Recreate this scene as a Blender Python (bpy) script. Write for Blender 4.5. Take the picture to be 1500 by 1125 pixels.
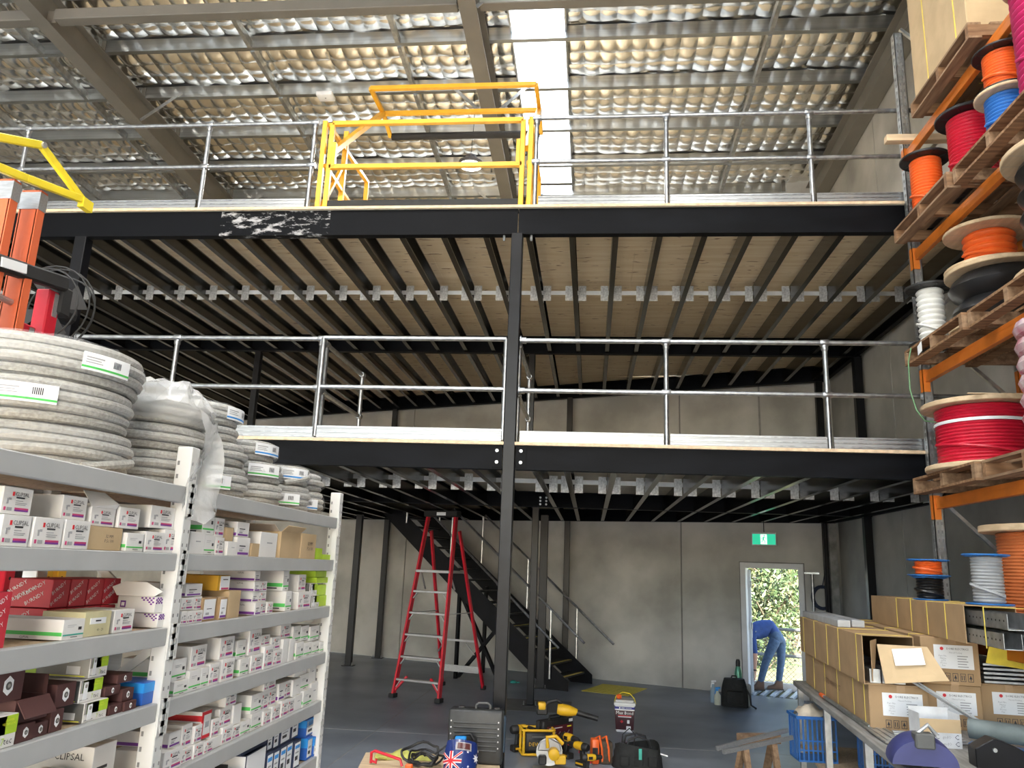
import bpy, bmesh, math, random
from mathutils import Vector, Matrix
random.seed(7)
PI=math.pi
for o in list(bpy.data.objects): bpy.data.objects.remove(o)
scene=bpy.context.scene
C=scene.collection
# ------------------------------------------------ camera
EYE=1.92
cam=bpy.data.objects.new('camera',bpy.data.cameras.new('camera')); C.objects.link(cam)
r_=Vector((0.99460761,0.09682937,0.03714532)); d_=Vector((0.01391993,0.2302855,-0.97302355)); f_=Vector((-0.10277128,0.96829369,0.22769585))
M=Matrix(((r_.x,-d_.x,-f_.x,0),(r_.y,-d_.y,-f_.y,0),(r_.z,-d_.z,-f_.z,EYE),(0,0,0,1)))
cam.matrix_world=M
cam.data.sensor_width=36; cam.data.lens=1150/1500*36; cam.data.clip_end=300; cam.data.clip_start=.05
scene.camera=cam
# ------------------------------------------------ sky, sun, exposure
w=bpy.data.worlds.new('sky'); scene.world=w; w.use_nodes=True
nt=w.node_tree; bg=nt.nodes['Background']
sky=nt.nodes.new('ShaderNodeTexSky'); sky.sky_type='NISHITA'; sky.sun_disc=False
sky.sun_elevation=math.radians(30); sky.sun_rotation=math.radians(160); sky.air_density=1.0; sky.dust_density=1.0
nt.links.new(sky.outputs[0],bg.inputs[0]); bg.inputs[1].default_value=0.8
sl=bpy.data.lights.new('sun','SUN'); sl.energy=42.0; sl.angle=math.radians(1.0); sl.color=(1,.94,.84)
so=bpy.data.objects.new('sun',sl); C.objects.link(so)
so.rotation_euler=Vector((-.3,.8,-.5)).to_track_quat('-Z','Y').to_euler()
vs=scene.view_settings; vs.view_transform='Standard'; vs.look='None'; vs.gamma=1; vs.use_curve_mapping=False; vs.exposure=0.35
# ------------------------------------------------ materials
MC={}
def mat(name,col=(.5,.5,.5),rough=.5,metal=0.,var=.12,scale=8.,bump=0.,col2=None,stretch=None,emit=0,detail=4,bscale=None,spec=None,alpha=None):
    if name in MC: return MC[name]
    m=bpy.data.materials.new(name); m.use_nodes=True; MC[name]=m
    n=m.node_tree.nodes; l=m.node_tree.links; b=n['Principled BSDF']
    b.inputs['Roughness'].default_value=rough; b.inputs['Metallic'].default_value=metal
    if spec is not None: b.inputs['Specular IOR Level'].default_value=spec
    if alpha is not None: b.inputs['Alpha'].default_value=alpha
    tc=n.new('ShaderNodeTexCoord'); src=tc.outputs['Object']
    if stretch:
        mp=n.new('ShaderNodeMapping'); mp.inputs['Scale'].default_value=stretch; l.new(src,mp.inputs[0]); src=mp.outputs[0]
    nz=n.new('ShaderNodeTexNoise'); nz.inputs['Scale'].default_value=scale; nz.inputs['Detail'].default_value=detail; l.new(src,nz.inputs['Vector'])
    rp=n.new('ShaderNodeValToRGB'); e=rp.color_ramp.elements
    c2=col2 if col2 else tuple(min(1,c*(1+var)) for c in col)
    c1=col if col2 else tuple(c*(1-var) for c in col)
    e[0].color=(*c1,1); e[1].color=(*c2,1); e[0].position=.35; e[1].position=.65
    l.new(nz.outputs[0],rp.inputs[0]); l.new(rp.outputs[0],b.inputs['Base Color'])
    if emit: l.new(rp.outputs[0],b.inputs['Emission Color']); b.inputs['Emission Strength'].default_value=emit
    if bump:
        nb=nz
        if bscale:
            nb=n.new('ShaderNodeTexNoise'); nb.inputs['Scale'].default_value=bscale; nb.inputs['Detail'].default_value=5; l.new(src,nb.inputs['Vector'])
        bp=n.new('ShaderNodeBump'); bp.inputs['Strength'].default_value=bump; bp.inputs['Distance'].default_value=.02
        l.new(nb.outputs[0],bp.inputs['Height']); l.new(bp.outputs[0],b.inputs['Normal'])
    return m
def sheen(name,**k): return mat(name,**k)
M_floor=mat('concrete floor',(.15,.175,.215),.40,0,scale=.9,detail=9,col2=(.27,.30,.35),bump=.06,bscale=25)
M_wall=mat('tilt panel concrete',(.28,.275,.255),.75,0,scale=.9,detail=10,col2=(.50,.49,.46),bump=.1,bscale=30)
M_joint=mat('joint sealant',(.16,.16,.155),.7)
M_black=mat('black steel paint',(.005,.0055,.0075),.36,0,.3,5,bump=.02,spec=.25)
M_blackbeam=mat('black beam steel',(.0035,.004,.0055),.5,0,.35,2.2,stretch=(1,1,4),bump=.03,spec=.08)
M_joist=mat('gloss black joist',(.012,.012,.012),.2,0,.25,6,stretch=(6,.5,6),spec=.9)
M_galv=mat('galvanised steel',(.42,.44,.45),.36,.85,.18,14)
M_pipe=mat('galvanised pipe',(.31,.32,.33),.32,.9,.2,18)
M_purl=mat('galvanised purlin',(.42,.44,.45),.28,.95,.10,3,stretch=(.15,4,9))
M_spang=mat('galvanised bracket',(.55,.56,.55),.45,.5,.25,40)
M_taupe=mat('grey rafter paint',(.165,.155,.135),.5,0,.06,3)
M_ply=mat('plywood underside',(.80,.645,.43),.6,0,scale=2.0,col2=(.92,.79,.59),stretch=(.7,9,9),detail=8)
n=M_ply.node_tree.nodes; l=M_ply.node_tree.links; _b=n['Principled BSDF']; _src=_b.inputs['Base Color'].links[0].from_socket
_tc=n.new('ShaderNodeTexCoord'); _mp=n.new('ShaderNodeMapping'); _mp.inputs['Scale'].default_value=(2.2,9,1); l.new(_tc.outputs['Object'],_mp.inputs[0])
_nz=n.new('ShaderNodeTexNoise'); _nz.inputs['Scale'].default_value=2.6; _nz.inputs['Detail'].default_value=2; l.new(_mp.outputs[0],_nz.inputs['Vector'])
_rp=n.new('ShaderNodeValToRGB'); _rp.color_ramp.elements[0].position=.66; _rp.color_ramp.elements[1].position=.72; l.new(_nz.outputs[0],_rp.inputs[0])
_mx=n.new('ShaderNodeMix'); _mx.data_type='RGBA'; _mx.inputs['B'].default_value=(.36,.21,.11,1); l.new(_rp.outputs[0],_mx.inputs['Factor']); l.new(_src,_mx.inputs['A']); l.new(_mx.outputs['Result'],_b.inputs['Base Color'])
M_plyedge=mat('plywood edge',(.62,.46,.30),.6,0,.15,20)
M_yel=mat('safety yellow paint',(.78,.40,.02),.4,0,.06,6)
M_yel2=mat('bright yellow paint',(.85,.66,.03),.4,0,.06,6)
M_tube=mat('red ladder paint',(.55,.012,.03),.38,0,.1,10)
M_alu=mat('ladder aluminium',(.5,.51,.52),.4,.8,.1,20,stretch=(1,8,8))
M_rub=mat('black rubber',(.012,.012,.012),.7)
M_shelf=mat('shelf grey paint',(.42,.425,.42),.45,0,.05,5)
M_shelfw=mat('shelf upright white grey',(.66,.66,.64),.42,0,.05,5)
M_chip=mat('particle board',(.45,.33,.21),.8,0,.2,60)
M_orange=mat('rack orange paint',(.62,.17,.02),.42,0,.12,4)
M_pal=mat('pallet timber',(.15,.075,.035),.8,0,scale=3,col2=(.32,.18,.09),stretch=(1,9,9),bump=.2)
M_pal2=mat('weathered pallet timber',(.19,.11,.06),.8,0,scale=3,col2=(.33,.21,.12),stretch=(9,1,9),bump=.2)
M_pine=mat('reel timber',(.52,.38,.23),.7,0,scale=3,col2=(.66,.50,.32),stretch=(8,1,8))
M_pine2=mat('pale pine',(.66,.50,.32),.7,0,.12,3,stretch=(1,8,8))
M_kraft=mat('kraft cardboard',(.37,.24,.125),.8,0,.08,5)
M_kraft2=mat('pale kraft cardboard',(.52,.38,.22),.8,0,.08,5)
M_white=mat('white carton',(.76,.745,.72),.6,0,.04,5)
M_inner=mat('carton inside',(.42,.36,.30),.8)
M_print=mat('black print',(.03,.03,.035),.6)
M_grey=mat('grey print',(.35,.35,.36),.6)
M_pink=mat('magenta print',(.50,.05,.16),.55)
M_purp=mat('purple print',(.17,.035,.28),.55)
M_green=mat('green print',(.08,.50,.10),.55)
M_redp=mat('red print',(.62,.02,.03),.55)
M_label=mat('paper label',(.82,.83,.84),.6,0,.03,4)
M_strap=mat('yellow strapping',(.80,.62,.10),.45)
# ------------------------------------------------ mesh helpers
def basis(z):
    z=Vector(z).normalized(); u=Vector((0,0,1)) if abs(z.z)<.95 else Vector((1,0,0))
    x=u.cross(z).normalized(); return x,z.cross(x),z
class MB:
    def __init__(s): s.v=[]; s.f=[]; s.m=[]; s.k=0
    def add(s,vs,fs):
        o=len(s.v); s.v+=[tuple(a) for a in vs]; s.f+=[tuple(i+o for i in f) for f in fs]; s.m+=[s.k]*len(fs); return s
    def mat(s,k): s.k=k; return s
    def box(s,x0,x1,y0,y1,z0,z1):
        return s.add([(x0,y0,z0),(x1,y0,z0),(x1,y1,z0),(x0,y1,z0),(x0,y0,z1),(x1,y0,z1),(x1,y1,z1),(x0,y1,z1)],
          [(0,3,2,1),(4,5,6,7),(0,1,5,4),(1,2,6,5),(2,3,7,6),(3,0,4,7)])
    def cb(s,c,d,rot=None):
        o=len(s.v); s.box(-d[0]/2,d[0]/2,-d[1]/2,d[1]/2,-d[2]/2,d[2]/2); R=rot if rot else Matrix.Identity(3)
        for i in range(o,len(s.v)): s.v[i]=tuple(R@Vector(s.v[i])+Vector(c))
        return s
    def bar(s,p,q,w,h=None,up=(0,0,1)):
        p=Vector(p); q=Vector(q); h=h or w; z=(q-p).normalized(); u=Vector(up)
        if abs(z.dot(u))>.97: u=Vector((1,0,0))
        x=u.cross(z).normalized(); y=z.cross(x); v=[]
        for e in (p,q):
            for a,b in ((-1,-1),(1,-1),(1,1),(-1,1)): v.append(e+x*a*w/2+y*b*h/2)
        return s.add(v,[(0,3,2,1),(4,5,6,7),(0,1,5,4),(1,2,6,5),(2,3,7,6),(3,0,4,7)])
    def tube(s,pts,r,n=8,closed=False):
        pts=[Vector(p) for p in pts]; m=len(pts); v=[]; f=[]; X=None
        for i,p in enumerate(pts):
            if closed: t=pts[(i+1)%m]-pts[i-1]
            else: t=pts[min(i+1,m-1)]-pts[max(i-1,0)]
            t.normalize()
            if X is None: X=basis(t)[0]
            X=(X-t*X.dot(t)).normalized(); Y=t.cross(X)
            rr=r[i] if isinstance(r,(list,tuple)) else r
            for j in range(n):
                a=2*PI*j/n; v.append(p+X*math.cos(a)*rr+Y*math.sin(a)*rr)
        for i in range(m if closed else m-1):
            k=(i+1)%m
            for j in range(n): f.append((i*n+j,i*n+(j+1)%n,k*n+(j+1)%n,k*n+j))
        if not closed: f.append(tuple(range(n-1,-1,-1))); f.append(tuple((m-1)*n+j for j in range(n)))
        return s.add(v,f)
    def lathe(s,prof,n=24,c=(0,0,0),ax=(0,0,1),caps=True):
        x,y,z=basis(ax); c=Vector(c); v=[]; f=[]
        for (r,h) in prof:
            for j in range(n):
                a=2*PI*j/n; v.append(c+x*r*math.cos(a)+y*r*math.sin(a)+z*h)
        for i in range(len(prof)-1):
            for j in range(n): f.append((i*n+j,i*n+(j+1)%n,(i+1)*n+(j+1)%n,(i+1)*n+j))
        if caps: f.append(tuple(range(n-1,-1,-1))); f.append(tuple((len(prof)-1)*n+j for j in range(n)))
        return s.add(v,f)
    def prism(s,poly,ext):
        poly=[Vector(p) for p in poly]; e=Vector(ext); n=len(poly)
        return s.add(poly+[p+e for p in poly],[tuple(range(n-1,-1,-1)),tuple(range(n,2*n))]+[(i,(i+1)%n,(i+1)%n+n,i+n) for i in range(n)])
    def quad(s,a,b,c,d): return s.add([a,b,c,d],[(0,1,2,3)])
    def mesh(s,name,mats,smooth=False,bevel=0,seg=1):
        me=bpy.data.meshes.new(name); me.from_pydata(s.v,[],s.f)
        for m in (mats if isinstance(mats,(list,tuple)) else [mats]): me.materials.append(m)
        me.polygons.foreach_set('material_index',s.m)
        bm=bmesh.new(); bm.from_mesh(me); bmesh.ops.recalc_face_normals(bm,faces=bm.faces)
        if bevel: bmesh.ops.bevel(bm,geom=list(bm.edges),offset=bevel,segments=seg,profile=.5,affect='EDGES',clamp_overlap=True)
        bm.to_mesh(me); bm.free()
        if smooth or seg>1:
            me.polygons.foreach_set('use_smooth',[True]*len(me.polygons)); me.set_sharp_from_angle(angle=math.radians(40))
        return me
    def build(s,name,mats,parent=None,smooth=False,bevel=0,seg=1,loc=None,rot=None):
        return link(name,s.mesh(name,mats,smooth,bevel,seg),parent,loc,rot)
def link(name,me,parent=None,loc=None,rot=None):
    o=bpy.data.objects.new(name,me); C.objects.link(o); o.parent=parent
    if loc is not None: o.location=loc
    if rot is not None: o.rotation_euler=rot
    return o
def tag(o,label=None,cat=None,group=None,kind=None):
    if label: o['label']=label
    if cat: o['category']=cat
    if group: o['group']=group
    if kind: o['kind']=kind
    return o
def thing(name,label,cat,loc=(0,0,0),rz=0,group=None,rot=None):
    o=bpy.data.objects.new(name,None); C.objects.link(o); o.location=loc; o.rotation_euler=rot if rot else (0,0,rz); o.empty_display_size=.1
    return tag(o,label,cat,group)
def struct(o): o['kind']='structure'; return o
TX={}
def text_mesh(s,mt,size=1.0):
    k=(s,mt.name,size)
    if k in TX: return TX[k]
    cu=bpy.data.curves.new('lettering','FONT'); cu.body=s; cu.size=size; cu.align_x='CENTER'; cu.align_y='CENTER'; cu.resolution_u=1
    ob=bpy.data.objects.new('lettering',cu); C.objects.link(ob); bpy.context.view_layer.update()
    me=bpy.data.meshes.new_from_object(ob.evaluated_get(bpy.context.evaluated_depsgraph_get())); bpy.data.objects.remove(ob)
    me.materials.clear(); me.materials.append(mt); TX[k]=me; return me
def put_text(s,mt,parent,loc,rot,size,name='lettering'):
    return link(name,text_mesh(s,mt,size),parent,loc,rot)
def tree_copy(o,parent=None):
    c=o.copy(); C.objects.link(c); c.parent=parent
    for ch in [x for x in ALLCH.get(o.name,[])]: tree_copy(ch,c)
    return c
# ================================================ SETTING
U=Vector((-.9348,.3552,0)); NO=Vector((.3552,.9348,0)); WO=Vector((4.1,13.75,0)); WRZ=PI-.3632
def wallpt(u,z=0,out=0): p=WO+U*u+NO*out; p.z=z; return p
def wy(x): return 13.75+(4.1-x)*.38
ap=struct(MB().box(-60,60,-70,-13,-.4,-.02).build('pavement',mat('pale concrete apron',(.55,.54,.52),.8,0,.1,1))); tag(ap,'sunlit concrete apron outside the open roller door','pavement')
g=struct(MB().box(-70,70,-13,90,-.6,-.08).build('ground',mat('outdoor earth',(.10,.085,.05),.9,0,scale=3,col2=(.16,.17,.07)))); tag(g,'dry grassy earth outside the building','ground')
fl=struct(MB().prism([(-13,-13,-.08),(4.3,-13,-.08),(4.3,13.67,-.08),(-13,20.2,-.08)],(0,0,.08)).build('floor',M_floor)); tag(fl,'grey concrete warehouse floor with saw cut joints','floor')
M_cut=mat('saw cut line',(.30,.30,.29),.7)
for a,b in (((-2.49,14.5),(-2.46,2)),((3.9,9.75),(-9,9.6)),((-7.5,15),(-7.5,2))):
    MB().bar((*a,.0005),(*b,.0005),.012,.002).build('saw_cut',M_cut,fl)
MB().box(-1.35,-.25,11.55,12.55,0,.002).build("patch",mat("concrete patch",(.16,.16,.15),.6,0,.1,6),fl)
# far wall with a door opening
wf=struct(MB().box(1.75,18.6,-.2,-.02,0,9.3).build('wall_far',M_joint,loc=WO,rot=(0,0,WRZ))); tag(wf,'grey concrete tilt panel wall with exit door','wall')
DU0,DU1,DH=.60,1.60,2.13
p=MB().box(-.12,DU0,-.2,0,0,9.3).box(DU1,2.64,-.2,0,0,9.3).box(DU0,DU1,-.2,0,DH,9.3); p.build('panel',M_wall,wf)
for a,b in ((2.665,8.57),(8.595,14.5),(14.525,18.6)): MB().box(a,b,-.2,0,0,9.3).build('panel',M_wall,wf)
MB().box(1.19,1.22,0,.025,3.1,5.3).build('conduit',mat('grey conduit',(.2,.2,.19),.6),wf)
wr=struct(MB().box(4.14,4.3,-13,13.9,0,9.6).build('wall_right',M_joint)); tag(wr,'long grey concrete wall behind the pallet rack','wall')
for a,b in ((-13,-7.02),(-7,-1.02),(-1,4.98),(5,10.98),(11,13.75)): MB().box(4.1,4.3,a,b,0,9.6).build('panel',M_wall,wr)
wl=struct(MB().box(-13.2,-13,-13,20.5,0,9.9).build('wall_left',M_wall)); tag(wl,'dim concrete wall at the far left','wall')
wfr=struct(MB().box(-13.2,4.3,-13.2,-13,8.8,10.4).box(-13.2,-11.5,-13.2,-13,0,8.8).build('wall_front',M_wall)); tag(wfr,'wall above the open roller door opening','wall')
# door frame and leaf
M_dfr=mat('white door frame',(.60,.61,.63),.5,0,.04,4); M_leaf=mat('pale door leaf',(.62,.68,.75),.45,0,.04,4)
d=struct(thing('door_1','white framed exit door standing open to the outside','door',WO,WRZ)); d.name='door_1'
MB().box(DU0-.02,DU0+.07,-.22,.03,0,DH+.03).box(DU1-.07,DU1+.02,-.22,.03,0,DH+.03).box(DU0+.07,DU1-.07,-.22,.03,DH-.06,DH+.03).build('door_frame',M_dfr,d,bevel=.004)
MB().box(DU0-.035,DU0-.02,0,.012,0,DH+.045).box(DU1+.02,DU1+.035,0,.012,0,DH+.045).box(DU0-.035,DU1+.035,0,.012,DH+.03,DH+.045).build('door_seal',M_joint,d)
lf=MB().box(0,.045,-.9,0,.02,2.04).build('door_leaf',M_leaf,d,loc=(DU1-.115,-.2,0),rot=(0,0,.17),bevel=.003)
for z in (.25,1.05,1.75): MB().lathe([(.012,0),(.012,.1)],8,(.0,.012,z)).build('hinge',M_galv,lf)
MB().box(-.006,0,-.1,-.04,.9,1.12).build('latch_plate',M_galv,lf); 
MB().tube([(-.05,-.07,1.0),(-.06,-.07,1.0),(-.06,-.2,1.0)],.01).build('handle',M_galv,lf)
# ------------------------------------------------ roof
def rz_(y,off=0): return 9.6-.045*y+off      # purlin underside
FOIL=mat('foil insulation facing',(.80,.78,.73),.24,1.0,scale=2.2,col2=(.88,.86,.80),bump=.12,bscale=16)
M_sheet=mat('skylight sheet',(.9,.92,.93),.5)
m=M_sheet; n=m.node_tree.nodes; l=m.node_tree.links; tr=n.new('ShaderNodeBsdfTranslucent'); tr.inputs[0].default_value=(.92,.94,.95,1); l.new(tr.outputs[0],n['Material Output'].inputs[0])
SK0,SK1=-1.22,-.45
def foil(x0,x1,y0,y1,sx,sy,fine=True):
    v=[];f=[];nx=max(2,int((x1-x0)/sx)*8+1) if fine else 2; ny=max(2,int((y1-y0)/sy)*8+1) if fine else 2
    rr=random.Random(3)
    cell={}
    for j in range(ny):
        for i in range(nx):
            x=x0+(x1-x0)*i/(nx-1); y=y0+(y1-y0)*j/(ny-1); z=rz_(y,.225)
            if fine:
                a=(x-x0)/sx; b=(y-y0)/sy; k=(int(a),int(b))
                if k not in cell: cell[k]=rr.uniform(.8,1.15)
                fa=1-abs(2*(a%1)-1)**2.2; fb=1-abs(2*(b%1)-1)**2.2
                sag=((y-7.4)/1.1)%1.0
                z-=.05*(fa**.75)*(fb**.75)*cell[k]*(.45+.55*math.sin(PI*min(1,max(0,sag)))) -.012*math.sin(x*3.1+y*2.2)-.008*math.sin(x*11+y*7)
                z-=.05*math.sin(PI*sag)
            v.append((x,y,z))
    for j in range(ny-1):
        for i in range(nx-1): f.append((j*nx+i,j*nx+i+1,(j+1)*nx+i+1,(j+1)*nx+i))
    return v,f
mb=MB()
for a in ((-13.2,SK0,6.3,16.2),(SK1,4.3,6.3,14.2)): mb.add(*foil(*a,.235,.275))
SKX=[(-10.0,-9.2),(-4.7,-3.9),(1.6,2.4)]  # extra skylights out of view, added to light the floor and deck undersides
def flat(x0,x1,y0,y1):
    if x1-x0>.01: mb.add([(x0,y0,rz_(y0,.225)),(x1,y0,rz_(y0,.225)),(x1,y1,rz_(y1,.225)),(x0,y1,rz_(y1,.225))],[(0,1,2,3)])
e=-13.2
for a,b in sorted(SKX+[(SK0,SK1)]):
    flat(e,a,-13.2,6.3); e=b
    if (a,b)!=(SK0,SK1): flat(a,b,5.6,6.3); flat(a,b,-13.2,-6.2)
    else: flat(a,b,-13.2,2)
flat(e,4.3,-13.2,6.3)
for a in ((-13.2,SK0,16.2,21),(SK0,SK1,13.9,21),(SK1,4.3,14.2,21)): flat(*a)
ce=struct(mb.build('ceiling',FOIL,smooth=True)); ce.data.set_sharp_from_angle(angle=math.radians(16)); tag(ce,'silver foil insulated roof over steel purlins and rafters','ceiling')
for i,(a,b) in enumerate(SKX):
    s_=struct(MB().prism([(a-.02,-6.2,rz_(-6.2,.24)),(b+.02,-6.2,rz_(-6.2,.24)),(b+.02,5.6,rz_(5.6,.24)),(a-.02,5.6,rz_(5.6,.24))],(0,0,.004)).build('window_%d'%(i+2),M_sheet)); tag(s_,['left','middle','right'][i]+' unseen translucent skylight strip added to light the front of the shed','skylight')
# skylight
sk=struct(MB().prism([(SK0-.02,2,rz_(2,.24)),(SK1+.02,2,rz_(2,.24)),(SK1+.02,14,rz_(14,.24)),(SK0-.02,14,rz_(14,.24))],(0,0,.004)).build('window_1',M_sheet)); tag(sk,'bright translucent skylight strip running down the roof','skylight')
for x in (SK0,SK1): MB().prism([(x-.012,2,rz_(2,.1)),(x+.012,2,rz_(2,.1)),(x+.012,14,rz_(14,.1)),(x-.012,14,rz_(14,.1))],(0,0,.14)).build('edge_flashing',M_galv,sk)
# purlins: lipped channels
def channel(mb,p,q,h,w,t,open_dir,lip=.02):
    """C section from p to q along its bottom web corner; open_dir = horizontal unit vector of the flanges"""
    p=Vector(p);q=Vector(q);o=Vector(open_dir); up=Vector((0,0,1))
    prof=[(0,0),(w,0),(w,lip),(w-t,lip),(w-t,t),(t,t),(t,h-t),(w-t,h-t),(w-t,h-lip),(w,h-lip),(w,h),(0,h)]
    a=[p+o*x+up*z for x,z in prof]; mb.prism(a,q-p); return mb
PY=[7.4-1.1*k for k in range(17,0,-1)]+[7.4,8.5,9.6,10.7,11.8,12.9,13.95,15.05]
for y in PY:
    for x0,x1 in ((-13,-7.4),(-7.4,-1.64),(-1.64,4.08)):
        if wy(x1)+.0<y: x1=min(x1,4.1-(y-13.75)/.38)
        if x1-x0<.3: continue
        pr=channel(MB(),(x0+.004,y,rz_(y)),(x1-.004,y,rz_(y)),.2,.075,.004,(0,1,0)).build('purlin',M_purl,ce)
        for xe in (x0+.03,x1-.1):
            MB().box(xe,xe+.07,y-.012,y-.002,rz_(y,.02),rz_(y,.19)).build('cleat',M_taupe,pr)
for x in (2.35,-2.85,-5.05,-8.3,-10.15):
    for y0,y1 in zip(PY[:-1],PY[1:]):
        if y1>wy(x) or y1<6.5: continue
        MB().bar((x,y0+.08,rz_(y0,.04)),(x,y1,rz_(y1,.04)),.06,.11).build('bridging',M_galv,ce)
# rafters: I beams
def rafter(x,y0=-13,y1=None,w=.22):
    y1=y1 or wy(x)-.02; b=MB()
    def sl(dx0,dx1,z0,z1): b.prism([(x+dx0,y0,rz_(y0,z0)),(x+dx1,y0,rz_(y0,z0)),(x+dx1,y1,rz_(y1,z0)),(x+dx0,y1,rz_(y1,z0))],(0,0,z1-z0))
    sl(-w/2,w/2,-.45,-.435); sl(-w/2,w/2,-.016,-.001); sl(-.006,.006,-.435,-.016)
    return b.build('rafter',M_taupe,ce)
for x in (-7.4,-1.64,3.98): rafter(x)
def fly(x,dx,y):
    MB().bar((x+.11*(1 if dx>0 else -1),y-.05,rz_(y,-.43)),(x+dx,y-.05,rz_(y,.05)),.05,.012,(0,1,0)).build('fly_brace',M_galv,ce)
for x,s,ys in ((-7.4,.75,(10.7,13.95)),(-1.64,.62,(8.5,10.7,13.95)),(-1.64,-.62,(10.7,13.95)),(3.98,-.6,(8.5,))):
    for y in ys: fly(x,s,y)
for a,b in ((-7.25,-1.78),(-1.5,3.85),(-12.9,-7.55)):
    t=MB().box(a,b,8.44,8.6,8.83,8.99).build('strut_tube',M_taupe,ce,bevel=.01)
    for e,s in ((a,-1),(b,1)): MB().box(min(e,e+s*.14),max(e,e+s*.14),8.5,8.515,8.82,9.0).build('gusset',M_taupe,t)
# ================================================ MEZZANINE
Y1,Y2=7.42,12.05
LV={1:(2.83,3.06,3.09,-5.5),2:(5.24,5.52,5.55,-9.2)}   # beam underside, beam top, deck top, left end
mz=thing('mezzanine','two storey black steel mezzanine with plywood decks','mezzanine',(0,0,0))
M_scuff=mat('scuffed black beam',(.0035,.004,.0055),.5,spec=.08)
n=M_scuff.node_tree.nodes; l=M_scuff.node_tree.links; bs=n['Principled BSDF']
tc=n.new('ShaderNodeTexCoord'); sx=n.new('ShaderNodeSeparateXYZ'); l.new(tc.outputs['Object'],sx.inputs[0])
def nd(op,a,b=None):
    k=n.new('ShaderNodeMath'); k.operation=op
    for i,q in enumerate((a,b)):
        if q is None: continue
        if isinstance(q,(int,float)): k.inputs[i].default_value=q
        else: l.new(q,k.inputs[i])
    return k.outputs[0]
msk=nd('MULTIPLY',nd('GREATER_THAN',sx.outputs[0],-3.98),nd('LESS_THAN',sx.outputs[0],-2.78))
nz=n.new('ShaderNodeTexNoise'); nz.inputs['Scale'].default_value=9; nz.inputs['Detail'].default_value=7; nz.inputs['Roughness'].default_value=.7
mp=n.new('ShaderNodeMapping'); mp.inputs['Scale'].default_value=(.7,1,2); l.new(tc.outputs['Object'],mp.inputs[0]); l.new(mp.outputs[0],nz.inputs['Vector'])
rp=n.new('ShaderNodeValToRGB'); rp.color_ramp.elements[0].position=.53; rp.color_ramp.elements[1].position=.62; l.new(nz.outputs[0],rp.inputs[0])
mx=n.new('ShaderNodeMix'); mx.data_type='RGBA'; mx.inputs['A'].default_value=(.0035,.004,.0055,1); mx.inputs['B'].default_value=(.33,.33,.34,1)
l.new(nd('MULTIPLY',msk,rp.outputs[0]),mx.inputs['Factor']); l.new(mx.outputs['Result'],bs.inputs['Base Color'])
def beam(p,q,z0,z1,od,m=M_blackbeam,w=.09):
    p=Vector((p[0],p[1],z0)); q=Vector((q[0],q[1],z0))
    return channel(MB(),p,q,z1-z0,w,.011,od,lip=.011).build('beam',m,mz)
def bolt(parent,p,ax,r=.014,h=.018): return MB().lathe([(r,0),(r,h)],6,p,ax).build('bolt',M_galv,parent)
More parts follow.
